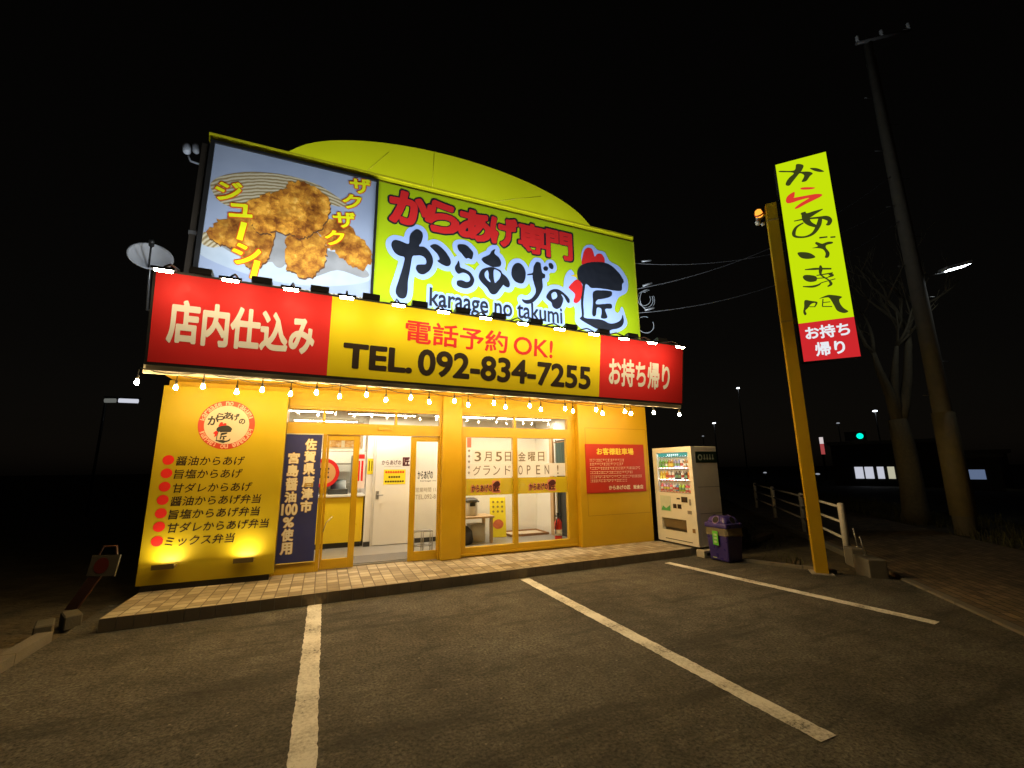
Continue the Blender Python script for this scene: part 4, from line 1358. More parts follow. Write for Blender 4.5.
# ------------------------------------------------------------------ inside the shop
ct = thing('service_counter', (-0.5, 9.9, FZ), 'yellow fronted service counter with white top seen through the sliding door', 'counter')
b = MB()
b.box(-1.9, 0.80, 9.60, 10.2, FZ + 0.10, 1.14, 0.004)
b.build('front_panel', mat('counter_yellow', (0.80, 0.56, 0.02), 0.35, var=0.04), ct)
b = MB()
b.box(-1.95, 0.82, 9.55, 10.25, 1.141, 1.185, 0.005)
b.build('top', WHITE_METAL, ct)
b = MB()
b.box(-1.85, 0.78, 9.63, 10.15, FZ, FZ + 0.10)
b.build('plinth', BLACK_METAL, ct)
cr = thing('cash_register', (0.3, 9.85, 1.185), 'dark cash register on the yellow counter behind the clear screen', 'cash register')
b = MB(); b.box(0.12, 0.50, 9.78, 10.15, 1.187, 1.29, 0.008); b.build('drawer', mat('register_grey', (0.10, 0.10, 0.10), 0.4), cr)
b = MB(); b.slab(fac((0.16, 9.85, 1.292), (1, 0, 0), (0, 0.5, 0.87)), 0, 0.30, 0, 0.22, -0.03, 0); b.build('screen', mat('register_screen', (0.02, 0.03, 0.05), 0.2), cr)
gs = thing('counter_screen', (-0.3, 9.75, 1.185), 'clear screen with round red emblem standing on the yellow counter', 'screen')
b = MB()
b.box(-1.5, 0.66, 9.70, 9.706, 1.19, 2.05)
b.build('sheet', glassmat('acrylic', (0.93, 0.95, 0.95)), gs)
b = MB()
f3 = front(9.69)
b.disc(f3, 0.02, 1.62, 0.29, 0.0, 40)
e = b.build('emblem', RED, gs)
b = MB()
b.disc(f3, 0.02, 1.62, 0.22, 0.003, 40)
b.build('emblem_field', mat('emblem_orange', (0.65, 0.34, 0.12), 0.5), e)
b = MB()
b.text('匠', (-0.08, 1.52, 0.12, 1.72), f3, 0.006, 0.04)
b.build('emblem_mark', BLACK, e)
b = MB()
b.box(-1.5, -1.46, 9.695, 9.71, 1.187, 2.07); b.box(0.64, 0.67, 9.695, 9.71, 1.187, 2.07); b.box(-1.46, 0.64, 9.695, 9.71, 2.05, 2.07)
b.build('frame', GREY_METAL, gs)
mb_ = thing('menu_board', (-0.2, 10.9, 2.2), 'wide menu board with food pictures above the yellow counter', 'menu board')
b = MB()
b.box(-1.7, 0.78, 10.2, 10.24, 2.12, 2.62)
b.build('board', mat('menu_board_cream', (0.75, 0.68, 0.52), 0.5), mb_)
b = MB()
for i in range(6):
    x = -1.6 + i * 0.40
    b.box(x, x + 0.33, 10.19, 10.199, 2.16, 2.44)
b.build('picture', photo_mat('menu_food_picture', [(0.3, (0.35, 0.12, 0.03)), (0.5, (0.70, 0.40, 0.12)), (0.7, (0.80, 0.75, 0.6))], 8.0), mb_)
kt = thing('kitchen_rack', (-0.4, 10.8, FZ), 'steel kitchen rack with pots behind the counter', 'rack')
b = MB()
for z in (0.9, 1.35, 1.8):
    b.box(-1.6, 0.6, 10.7, 11.1, z, z + 0.03)
for x in (-1.6, -0.5, 0.58):
    b.box(x, x + 0.03, 10.7, 10.73, FZ, 2.0)
b.build('frame', GREY_METAL, kt)
b = MB()
for x in (-1.2, -0.7, -0.2, 0.15):
    b.lathe([(0, 0), (0.14, 0), (0.14, 0.24), (0.12, 0.26), (0, 0.27)], (x, 10.9, 1.38), 14)
b.build('pot', mat('steel_pot', (0.45, 0.44, 0.42), 0.25, metal=0.9), kt)
def sheet(name, x0, x1, z0, z1, y, m, label, cat, lines=None, group=None):
    t = thing(name, ((x0 + x1) / 2, y, z0), label, cat, group)
    f = front(y)
    b = MB()
    b.slab(f, x0, x1, z0, z1, -0.003, 0.0)
    b.build('paper', m, t)
    if lines:
        for mm, items in lines:
            b = MB()
            for it in items:
                if isinstance(it[0], str):
                    b.text(it[0], it[1:], f, 0.002, 0.015)
                else:
                    b.rect(f, *it, 0.002)
            b.build('print', mm, t)
    return t
YP = mat('yellow_paper', (0.80, 0.66, 0.02), 0.6)
sheet('poster', 0.56, 0.80, 1.30, 2.02, 9.56, mat('red_white_poster', (0.72, 0.60, 0.55), 0.6), 'white poster with big red lettering at the end of the counter', 'poster',
      [(RED, [(0.58, 0.78, 1.90, 1.99), (0.59, 0.63, 1.45, 1.86), (0.655, 0.695, 1.45, 1.86), (0.72, 0.76, 1.45, 1.86)])])
sheet('notice_paper', 0.84, 1.005, 1.585, 1.90, 9.545, YP, 'yellow upright paper taped on wall beside white interior door', 'notice', [(BROWN_INK, [(0.87, 0.885, 1.65, 1.86), (0.92, 0.935, 1.65, 1.86), (0.965, 0.975, 1.65, 1.86)])])
sheet('notice_paper', 1.17, 1.62, 1.37, 1.675, 9.502, YP, 'yellow printed notice sheet stuck on the white interior door', 'notice',
      [(RED, [(1.20 + 0.05 * i, 1.237 + 0.05 * i, 1.60, 1.64) for i in range(8)]), (BROWN_INK, [(1.27 + 0.05 * i, 1.305 + 0.05 * i, 1.50, 1.54) for i in range(5)] + [(1.20 + 0.05 * i, 1.237 + 0.05 * i, 1.41, 1.445) for i in range(8)])])
mk = thing('door_sticker', (1.42, 9.5, 1.8), 'dark shop mark lettering stuck on the white interior door', 'sticker')
b = MB()
f4 = front(9.503)
b.text('からあげの', (1.12, 1.77, 1.52, 1.87), f4, 0.0, 0.02)
b.text('匠', (1.55, 1.745, 1.70, 1.93), f4, 0.0, 0.05)
b.build('lettering', mat('mark_maroon', (0.07, 0.012, 0.02)), mk)
b = MB()
b.text('karaage no takumi', (1.18, 1.725, 1.52, 1.75), f4, 0.0, 0.0)
b.build('small_lettering', mat('faded_grey_print', (0.25, 0.2, 0.16)), mk)
dm = thing('door_mat', (1.0, 8.2, WALK_Z), 'flat grey mat lying inside the open sliding door', 'mat')
b = MB()
b.box(0.45, 1.62, 7.88, 8.55, FZ + 0.002, FZ + 0.012, 0.003)
b.build('pad', mat('dark_grey_mat', (0.16, 0.155, 0.15), 0.9, bump=0.5, bscale=150), dm)
ur = thing('umbrella_stand', (1.65, 7.95, FZ), 'small steel umbrella stand behind the right sliding leaf', 'umbrella stand')
b = MB()
for z in (0.36, 0.60):
    b.tube([(1.53, 7.90, z), (1.85, 7.90, z), (1.85, 8.06, z), (1.53, 8.06, z), (1.53, 7.90, z)], 0.010, 6)
for x in (1.53, 1.69, 1.85):
    for y in (7.90, 8.06):
        b.tube([(x, y, FZ), (x, y, 0.60)], 0.010, 6)
b.build('frame', GREY_METAL, ur)
b = MB()
b.box(1.52, 1.86, 7.89, 8.07, FZ, FZ + 0.02)
b.build('tray', GREY_METAL, ur)
# waiting room behind the big window
tb = thing('side_table', (2.95, 9.1, FZ), 'low pale wood table behind the window by the column', 'table')
TW = mat('pale_wood', (0.52, 0.36, 0.20), 0.5, var=0.2)
b = MB(); b.box(2.40, 3.36, 8.75, 9.35, 0.66, 0.70, 0.004); b.build('tabletop', TW, tb)
for x in (2.44, 3.28):
    for y in (8.79, 9.27):
        b = MB(); b.box(x, x + 0.06, y, y + 0.06, FZ, 0.659); b.build('leg', TW, tb)
ck = thing('soup_warmer', (2.92, 9.05, 0.70), 'grey and white steaming pot standing on the pale wood table', 'rice cooker')
b = MB(); b.lathe([(0, 0), (0.14, 0), (0.155, 0.03), (0.155, 0.26), (0.145, 0.28), (0, 0.28)], (2.92, 9.05, 0.701), 20); b.build('body', mat('pot_grey_white', (0.52, 0.50, 0.46), 0.4), ck)
b = MB(); b.lathe([(0.165, 0.281), (0.17, 0.30), (0.15, 0.34), (0.08, 0.37), (0, 0.375)], (2.92, 9.05, 0.701), 20); b.build('lid', mat('pot_dark_lid', (0.06, 0.055, 0.05), 0.35), ck)
for s in (-1, 1):
    b = MB(); b.box(2.92 + s * 0.16 - 0.03, 2.92 + s * 0.16 + 0.03, 9.0, 9.1, 0.97, 1.0, 0.008); b.build('handle', BLACK_METAL, ck)
b = MB(); b.box(2.86, 2.98, 8.88, 8.892, 0.90, 0.97); b.build('control_panel', BLACK_METAL, ck)
bg = thing('black_bag', (2.72, 8.95, FZ), 'slumped black bag under the pale wood table', 'bag')
b = MB()
b.lathe([(0, 0), (0.20, 0.0), (0.24, 0.08), (0.22, 0.24), (0.13, 0.33), (0.05, 0.36), (0, 0.36)], (2.72, 8.95, FZ), 14)
for v in b.bm.verts:
    v.co += Vector((random.uniform(-.02, .02), random.uniform(-.02, .02), random.uniform(-.015, .015) if v.co.z > FZ + .02 else 0))
b.build('body', mat('black_nylon', (0.02, 0.02, 0.022), 0.6), bg)
b = MB(); b.tube([(2.66, 8.92, 0.48), (2.68, 8.90, 0.58), (2.76, 8.90, 0.58), (2.78, 8.92, 0.48)], 0.012, 6); b.build('strap', BLACK_METAL, bg)
cb = thing('cardboard_box', (3.05, 9.2, FZ), 'white box on the floor beneath the pale wood table', 'box')
b = MB(); b.box(2.92, 3.24, 9.0, 9.3, FZ + 0.001, 0.52, 0.006); b.build('carton', mat('white_carton', (0.6, 0.57, 0.52), 0.7), cb)
ya = thing('standing_poster', (3.62, 9.3, FZ), 'yellow menu poster on board standing on the floor beside the table', 'poster')
fy = fac((3.50, 9.38, FZ + 0.01), (0.95, -0.25, 0), (0.03, 0.14, 1))
b = MB(); b.slab(fy, 0, 0.36, 0, 0.86, -0.02, 0); b.build('board', YP, ya)
b = MB()
for i in range(3):
    for j in range(3):
        b.disc(fy, 0.08 + 0.10 * i, 0.76 - 0.105 * j, 0.026, 0.003, 10)
b.build('print_dots', mat('olive_print', (0.25, 0.2, 0.04), 0.6), ya)
b = MB(); b.shape([[(0.06, 0.26), (0.12, 0.36), (0.22, 0.38), (0.30, 0.30), (0.26, 0.20), (0.14, 0.18)]], fy, 0.003); b.build('print_food', mat('print_food_red', (0.55, 0.14, 0.05), 0.6, var=0.4, scale=20), ya)
pf = thing('floor_tray', (4.3, 9.7, FZ), 'low cream floor tray with brown rim in front of the back wall', 'tray')
b = MB(); b.box(3.98, 4.88, 9.30, 9.92, FZ + 0.001, FZ + 0.02); b.build('base', mat('cream_tray', (0.66, 0.58, 0.45), 0.5), pf)
b = MB()
for q in ((3.95, 4.91, 9.27, 9.30), (3.95, 4.91, 9.92, 9.95), (3.95, 3.98, 9.30, 9.92), (4.88, 4.91, 9.30, 9.92)):
    b.box(q[0], q[1], q[2], q[3], FZ + 0.001, FZ + 0.05)
b.build('rim', WOOD, pf)
cu_ = thing('door_curtain', (4.98, 8.7, 2.25), 'short teal curtain hanging at the top of the dark doorway', 'curtain')
b = MB()
prev = None
for i in range(25):
    y = 8.34 + 0.60 * i / 24
    x = 4.955 + 0.016 * math.sin(i * 1.4)
    if prev:
        b.face([(prev[0], prev[1], 1.78), (x, y, 1.78), (x, y, 2.24), (prev[0], prev[1], 2.24)], True)
    prev = (x, y)
b.build('cloth', mat('teal_cloth', (0.07, 0.11, 0.10), 0.85, var=0.2), cu_)
b = MB(); b.tube([(4.955, 8.30, 2.25), (4.955, 8.98, 2.25)], 0.012, 8); b.build('rod', WOOD, cu_)
fe = thing('fire_extinguisher', (4.82, 8.15, FZ), 'red fire extinguisher on the floor at the right end of window', 'fire extinguisher')
b = MB(); b.lathe([(0, 0), (0.075, 0.0), (0.08, 0.02), (0.08, 0.36), (0.05, 0.42), (0.022, 0.44), (0.022, 0.47), (0, 0.47)], (4.70, 8.45, FZ), 16); b.build('cylinder', mat('extinguisher_red', (0.55, 0.03, 0.02), 0.3), fe)
b = MB(); b.box(4.67, 4.73, 8.36, 8.54, 0.635, 0.66, 0.004); b.box(4.68, 4.72, 8.43, 8.47, 0.62, 0.72); b.build('handle', BLACK_METAL, fe)
b = MB(); b.tube([(4.70, 8.40, 0.65), (4.63, 8.38, 0.60), (4.61, 8.40, 0.42), (4.62, 8.42, 0.30)], 0.011, 6); b.build('hose', BLACK_METAL, fe)
b = MB(); b.lathe([(0.0805, 0.10), (0.0815, 0.10), (0.0815, 0.22), (0.0805, 0.22)], (4.70, 8.45, FZ), 16); b.build('label_band', CREAM, fe)

# ------------------------------------------------------------------ drinks vending machine
VX0, VX1, VY0, VY1, VZ0, VZ1 = 6.60, 7.28, 6.45, 7.54, 0.17, 2.06
vm = thing('vending_machine', (6.94, 7.0, 0.15), 'cream drinks vending machine with three lit rows of bottles beside the shop', 'vending machine')
VC = mat('vending_cream', (0.72, 0.70, 0.63), 0.35, var=0.05)
VS = mat('vending_side_grey', (0.76, 0.72, 0.62), 0.45, var=0.08)
W_, H_ = VY1 - VY0, VZ1 - VZ0
vf = fac((VX0, VY1, VZ0), (0, -1, 0), (0, 0, 1))       # u from the shop side outwards, v up
def vr(u0, u1, t0, t1):                                # fractions, t counted from the top
    return (u0 * W_, u1 * W_, H_ * (1 - t1), H_ * (1 - t0))
b = MB()
b.box(VX0 + 0.10, VX1, VY0, VY1, VZ0, VZ1, 0.008)
b.build('cabinet', VS, vm)
# door: frame pieces around the display window
DU0, DU1, DT0, DT1 = 0.10, 0.915, 0.055, 0.485
b = MB()
for (a0, a1, c0, c1) in ((0, DU0, 0, 1), (DU1, 1, 0, 1), (DU0, DU1, 0, DT0), (DU0, DU1, DT1, 0.755), (DU0, DU1, 0.885, 1), (DU0, 0.13, 0.755, 0.885), (0.75, DU1, 0.755, 0.885)):
    u0, u1, v0, v1 = vr(a0, a1, c0, c1)
    b.slab(vf, u0, u1, v0, v1, -0.099, 0.0)
dv = b.build('door_front', VC, vm)
b = MB()
u0, u1, v0, v1 = vr(DU0, DU1, DT0, DT1)
b.rect(vf, u0, u1, v0, v1, -0.097)
b.build('display_back', mat('display_white', (0.7, 0.72, 0.74), 0.5), vm)
b = MB()
b.slab(vf, u0, u1, v0, v1, -0.012, -0.008)
b.build('display_pane', GLASS, vm)
VL = emat('vending_lamp_glow', (0.88, 0.95, 1.0), 30.0)
for k in range(3):
    zt = H_ * (1 - DT0) - 0.10 - 0.235 * k
    b = MB()
    b.face([vf(u0 + 0.02, zt + 0.018, -0.03), vf(u1 - 0.02, zt + 0.018, -0.03), vf(u1 - 0.02, zt + 0.018, -0.012 - 0.003), vf(u0 + 0.02, zt + 0.018, -0.015)])
    b.build('row_lamp', VL, vm)
b = MB()
a = vr(DU0 + 0.03, DU1 - 0.03, 0.062, 0.10)
b.slab(vf, *a, -0.06, -0.022)
hdv = b.build('header_panel', emat('header_teal_glow', (0.10, 0.50, 0.40), 0.8), vm)
b = MB()
for i in range(6):
    x = a[0] + 0.27 + i * 0.055
    b.rect(vf, x, x + 0.04, a[2] + 0.018, a[3] - 0.018, -0.020)
b.build('header_mark', emat('header_white_glow', (0.8, 0.95, 0.9), 1.4), hdv)
random.seed(5)
BC = [(0.10, 0.30, 0.04), (0.16, 0.36, 0.05), (0.45, 0.22, 0.05), (0.65, 0.60, 0.55), (0.30, 0.30, 0.55), (0.40, 0.20, 0.08), (0.62, 0.45, 0.06), (0.70, 0.30, 0.05), (0.06, 0.05, 0.05), (0.60, 0.10, 0.12), (0.55, 0.30, 0.45), (0.15, 0.30, 0.60), (0.35, 0.50, 0.06)]
rowcols = [[0, 0, 1, 2, 2, 4, 4, 3, 5, 5], [6, 6, 7, 3, 3, 8, 8, 3, 8, 7], [9, 10, 10, 9, 3, 11, 12, 12, 9, 9]]
for k in range(3):
    zb = H_ * (1 - DT0) - 0.31 - 0.235 * k
    b = MB()
    b.slab(vf, u0, u1, zb - 0.022, zb, -0.095, -0.03)
    sh = b.build('shelf', WHITE_METAL, vm)
    b = MB()
    for i in range(10):
        x = u0 + 0.055 + i * (u1 - u0 - 0.11) / 9
        b.slab(vf, x - 0.026, x + 0.026, zb - 0.019, zb - 0.004, -0.029, -0.022)
    b.build('price_buttons', mat('button_red', (0.55, 0.10, 0.07), 0.4), sh)
    for i in range(10):
        x = u0 + 0.055 + i * (u1 - u0 - 0.11) / 9
        ci = rowcols[k][i]
        c = vf(x, zb + 0.001, -0.060)
        b = MB()
        hgt = 0.17 if k < 2 else 0.15
        b.lathe([(0, 0), (0.032, 0), (0.034, 0.01), (0.034, hgt * 0.62), (0.028, hgt * 0.74), (0.012, hgt * 0.86), (0.012, hgt), (0, hgt)], c, 10)
        o = b.build('sample_bottle', mat('bottle_colour_%d' % ci, BC[ci], 0.3, var=0.12, scale=30), vm)
        b = MB()
        b.lathe([(0.0345, hgt * 0.22), (0.0348, hgt * 0.24), (0.0348, hgt * 0.50), (0.0345, hgt * 0.52)], c, 10)
        b.build('wrapper', mat('bottle_wrapper_%d' % ((ci + 3) % 4), [(0.7, 0.7, 0.68), (0.65, 0.55, 0.1), (0.5, 0.1, 0.08), (0.2, 0.35, 0.2)][(ci + 3) % 4], 0.4), o)
b = MB(); b.slab(vf, *vr(0.13, 0.40, 0.52, 0.685), 0.0005, 0.006); pp = b.build('advert_panel', mat('advert_pale_green', (0.55, 0.62, 0.52), 0.4, var=0.15, scale=8), vm)
b = MB(); a = vr(0.15, 0.385, 0.60, 0.68); b.shape([[(a[0], a[2] + 0.02), (a[0] + 0.05, a[2] + 0.10), (a[0] + 0.14, a[2] + 0.05), (a[1], a[3] - 0.03), (a[1], a[2] + 0.005), (a[0], a[2] + 0.005)]], vf, 0.008, k=1); b.build('advert_green_patch', mat('advert_green', (0.08, 0.36, 0.12), 0.4), pp)
b = MB(); b.slab(vf, *vr(0.56, 0.64, 0.535, 0.55), 0.0005, 0.004); b.slab(vf, *vr(0.68, 0.82, 0.52, 0.575), 0.0005, 0.010); b.slab(vf, *vr(0.46, 0.54, 0.60, 0.645), 0.0005, 0.008); b.slab(vf, *vr(0.57, 0.66, 0.60, 0.645), 0.0005, 0.008); b.build('coin_panel', BLACK_METAL, vm)
b = MB(); b.slab(vf, *vr(0.86, 0.90, 0.54, 0.60), 0.0005, 0.012); b.slab(vf, *vr(0.80, 0.90, 0.655, 0.69), 0.0005, 0.004); b.build('coin_return_lever', GREY_METAL, vm)
b = MB(); a = vr(0.13, 0.75, 0.755, 0.885); b.rect(vf, *a, -0.095); b.build('pickup_slot', mat('slot_dark', (0.05, 0.04, 0.03), 0.5), vm)
b = MB(); b.slab(vf, a[0], a[1], a[2] + 0.06, a[3] - 0.01, -0.05, -0.045); b.build('pickup_flap', mat('smoky_flap', (0.16, 0.12, 0.07), 0.2), vm)
b = MB(); b.slab(vf, *vr(0.885, 0.945, 0.83, 0.87), 0.0005, 0.008); b.build('lock_plate', mat('lock_brown', (0.22, 0.13, 0.05), 0.5), vm)
b = MB(); b.slab(vf, *vr(0.20, 0.86, 0.965, 0.972), 0.0005, 0.003); b.build('kick_line', BLACK_METAL, vm)
vs2 = fac((VX0 + 0.1, VY0, VZ0), (1, 0, 0), (0, 0, 1))
b = MB(); b.slab(vs2, 0.005, 0.575, H_ * 0.83, H_ * 0.945, 0.0005, 0.003); sb = b.build('side_band', mat('side_band_green_black', (0.012, 0.03, 0.015), 0.4), vm)
b = MB(); b.disc(vs2, 0.12, H_ * 0.885, 0.06, 0.0055, 24, 0.035)
for i in range(4):
    x = 0.21 + i * 0.075
    b.rect(vs2, x, x + 0.05, H_ * 0.865, H_ * 0.880, 0.0055); b.rect(vs2, x + 0.015, x + 0.035, H_ * 0.86, H_ * 0.915, 0.0056)
b.build('side_mark', mat('side_mark_pale', (0.55, 0.62, 0.5), 0.4), sb)
b = MB()
for z in (0.6, 1.1):
    b.slab(vs2, 0.0, 0.58, z, z + 0.006, 0.0005, 0.002)
b.build('side_seam', BLACK_METAL, vm)
for (x, y) in ((6.66, 6.50), (7.2, 6.50), (6.66, 7.48), (7.2, 7.48)):
    b = MB(); b.box(x, x + 0.06, y - 0.03, y + 0.03, 0.13, 0.171); b.build('foot', BLACK_METAL, vm)
sl_ = thing('base_slab', (6.95, 7.0, 0), 'grey concrete slab carrying the drinks vending machine', 'concrete slab')
b = MB(); b.box(6.515, 7.35, 6.66, 7.6, -0.02, 0.128, 0.01); b.build('slab', CONCRETE, sl_)
for (y, x, lab) in ((6.42, 6.62, 'pale concrete block under the front corner of the vending machine beside the purple bin'),):
    t = thing('concrete_block', (x + 0.2, y, 0), lab, 'concrete block')
    b = MB(); b.box(x - 0.04, x + 0.42, y - 0.09, y + 0.10, 0.0, 0.128, 0.008); b.build('block', mat('pale_block', (0.45, 0.41, 0.34), 0.85, var=0.2, bump=0.4), t)
    b = MB()
    for i in range(2):
        b.box(x + 0.03 + 0.18 * i, x + 0.15 + 0.18 * i, y - 0.092, y - 0.0905, 0.04, 0.09)
    b.build('core_hole', mat('hole_dark', (0.03, 0.028, 0.025), 0.9), t)
random.seed(21)

# ------------------------------------------------------------------ bottle bin
PUR = mat('purple_plastic', (0.040, 0.028, 0.19), 0.32, var=0.08)
bx, by = 6.78, 6.02
R_ = Matrix.Translation((bx, by, 0)) @ Matrix.Rotation(math.radians(-88), 4, 'Z') @ Matrix.Scale(0.95, 4)
bi = thing('bottle_bin', (bx, by, 0), 'purple plastic bottle bin with two round holes and a bag collar', 'bin')
b = MB(R_)
fl = lambda x, y, z: Vector((x, y, z))
def frustum(b, x0, y0, z0, x1, y1, z1, bev=0.02):
    c = [b._v((sx * x0, sy * y0, z0)) for sx, sy in ((-1, -1), (1, -1), (1, 1), (-1, 1))] + [b._v((sx * x1, sy * y1, z1)) for sx, sy in ((-1, -1), (1, -1), (1, 1), (-1, 1))]
    fs = [b.bm.faces.new([c[i] for i in q]) for q in ((3, 2, 1, 0), (4, 5, 6, 7), (0, 1, 5, 4), (1, 2, 6, 5), (2, 3, 7, 6), (3, 0, 4, 7))]
    bmesh.ops.bevel(b.bm, geom=list({e for f in fs for e in f.edges}), offset=bev, segments=3, affect='EDGES', profile=0.5)
frustum(b, 0.205, 0.19, 0.01, 0.235, 0.215, 0.50, 0.03)
b.build('body', PUR, bi)
b = MB(R_)
frustum(b, 0.245, 0.225, 0.46, 0.235, 0.215, 0.62, 0.03)
for v in b.bm.verts:
    v.co += Vector((random.uniform(-.012, .012), random.uniform(-.012, .012), random.uniform(-.02, .02)))
b.build('bag_collar', filmmat('cloudy_plastic_bag', (0.42, 0.36, 0.24), 0.80), bi)
b = MB(R_)
frustum(b, 0.255, 0.235, 0.60, 0.25, 0.23, 0.70, 0.03)
frustum(b, 0.235, 0.215, 0.685, 0.17, 0.15, 0.815, 0.05)
ld = b.build('lid', PUR, bi)
def tilt_frame(x, y, z, nx, ny, nz):
    n = (R_.to_3x3() @ Vector((nx, ny, nz))).normalized()
    u = Vector((0, 0, 1)).cross(n).normalized()
    return fac(R_ @ Vector((x, y, z)), u, n.cross(u))
HB, HR = MB(), MB()
for (x, y, nx, ny) in ((0.0, -0.188, 0, -1), (-0.207, 0.0, -1, 0), (0.207, 0, 1, 0), (0.0, 0.188, 0, 1)):
    f = tilt_frame(x, y, 0.752, nx, ny, 0.5)
    HB.disc(f, 0, 0, 0.062, 0.006, 24)
    HR.disc(f, 0, 0, 0.076, 0.005, 24, 0.062)
HB.build('hole', mat('bin_hole', (0.004, 0.004, 0.005), 0.8), ld)
HR.build('hole_rim', mat('purple_rim', (0.16, 0.12, 0.36), 0.35), ld)
b = MB()
f = fac(R_ @ Vector((-0.05, -0.245, 0.30)), R_.to_3x3() @ Vector((1, 0, 0)), Vector((0, 0, 1)))
b.slab(f, -0.005, 0.11, 0.0, 0.24, 0.0, 0.004)
b.build('sticker', mat('green_sticker', (0.12, 0.50, 0.05), 0.4, var=0.1), bi)
b = MB()
for i in range(3):
    b.rect(f, 0.02, 0.085, 0.04 + 0.06 * i, 0.075 + 0.06 * i, 0.006)
b.rect(f, -0.035, 0.05, -0.22, -0.205, 0.004)
b.build('sticker_print', mat('sticker_pale_print', (0.40, 0.60, 0.30), 0.4), bi)
# ------------------------------------------------------------------ roadside pole sign
PD, PN = Vector((0.658, -0.753, 0)), Vector((-0.753, -0.658, 0))
P0 = Vector((7.36, 4.55, 0))
pf_ = fac(P0, PD, (0, 0, 1))          # normal faces the lot
pst = thing('sign_post', (7.34, 4.72, 0), 'square yellow steel post carrying the tall lit roadside sign', 'sign post')
b = MB()
b.slab(pf_, -0.235, -0.065, -0.05, 6.42, -0.16, 0.01)
b.build('post', Y_PAINT, pst)
b = MB()
for z in (4.10, 6.05):
    b.slab(pf_, -0.064, 0.0, z, z + 0.10, -0.11, -0.05)
b.build('bracket', mat('yellow_bracket', (0.60, 0.36, 0.02), 0.4), pst)
b = MB()
for z in (4.12, 6.07):
    b.slab(pf_, -0.238, -0.062, z, z + 0.03, -0.163, 0.013)
b.build('clamp_band', mat('dull_band', (0.35, 0.24, 0.05), 0.45), pst)
b = MB()
b.slab(pf_, -0.30, 0.0, -0.04, 0.012, -0.24, 0.08)
b.build('footing', CONCRETE, pst)
rs = thing('roadside_sign', (7.6, 4.25, 3.4), 'tall narrow lit lime and red sign with black brush characters', 'lit sign')
SH0, SH1, SW = 3.385, 7.17, 0.79
b = MB()
b.slab(pf_, 0.0, SW, SH0, SH1, -0.20, -0.004)
b.build('case', BLACK_METAL, rs)
b = MB()
ZS = 4.065
b.rect(pf_, 0.008, SW - 0.006, ZS, SH1 - 0.006, 0.0)
b.build('lime_face', emat('lime_backlit', (0.56, 0.76, 0.003), 1.0), rs)
b = MB()
b.rect(pf_, 0.008, SW - 0.006, SH0 + 0.006, ZS, 0.0)
b.build('red_face', emat('red_backlit', (0.72, 0.025, 0.030), 0.85), rs)
DK = mat('backlit_black_ink', (0.02, 0.022, 0.012), 0.5)
b = MB()
for lp in POLE_POLY:
    b.shape([lp], pf_, 0.004)
for st in POLE_STROKE:
    b.ribbon([(u, v, h / 2 * 1.05) for u, v, h in st], pf_, 0.0045 + 0.0002 * random.random())
b.build('brush_lettering', emat('backlit_ink_glow', (0.05, 0.06, 0.012), 0.8), rs)
b = MB()
for lp in POLE_RED:
    b.shape([lp], pf_, 0.004)
b.build('red_brush_lettering', emat('red_ink_glow', (0.80, 0.05, 0.03), 0.9), rs)
b = MB()
for s, u0, u1, v0, v1 in (('お持ち', 0.085, 0.70, 3.76, 3.99), ('帰り', 0.19, 0.60, 3.46, 3.70)):
    b.text(s, (u0, v0, u1, v1), pf_, 0.004, 0.03)
b.build('white_lettering', emat('white_ink_glow', (0.80, 0.84, 0.88), 1.0), rs)
bl_ = thing('beacon_lamp', (7.18, 4.86, 6.30), 'small glowing orange beacon on grey bracket at the post top', 'beacon')
c = Vector((7.17, 4.85, 6.29))
b = MB(); b.lathe([(0.0, -0.06), (0.06, -0.055), (0.066, 0.0), (0.05, 0.07), (0.0, 0.10)], c, 12, (-0.6, -0.3, 0.5)); b.build('lens', emat('beacon_amber', (1.0, 0.36, 0.04), 1.6), bl_)
b = MB(); b.lathe([(0.068, -0.02), (0.072, -0.02), (0.072, 0.01), (0.068, 0.01)], c, 12, (-0.6, -0.3, 0.5)); b.build('guard_ring', mat('beacon_red_ring', (0.45, 0.05, 0.02), 0.4), bl_)
b = MB(); b.tube([c + Vector((0.13, -0.07, 0.02)), c + Vector((0.02, 0.0, -0.10)), c + Vector((-0.05, 0.02, -0.10))], 0.022, 8); b.lathe([(0, 0), (0.04, 0.0), (0.045, 0.05), (0.03, 0.09), (0, 0.09)], c + Vector((-0.03, 0.02, -0.21)), 10); b.lathe([(0, 0), (0.03, 0.0), (0.035, 0.04), (0, 0.06)], c + Vector((0.05, -0.02, -0.23)), 10); b.build('bracket', mat('pale_bracket', (0.42, 0.40, 0.30), 0.5), bl_)

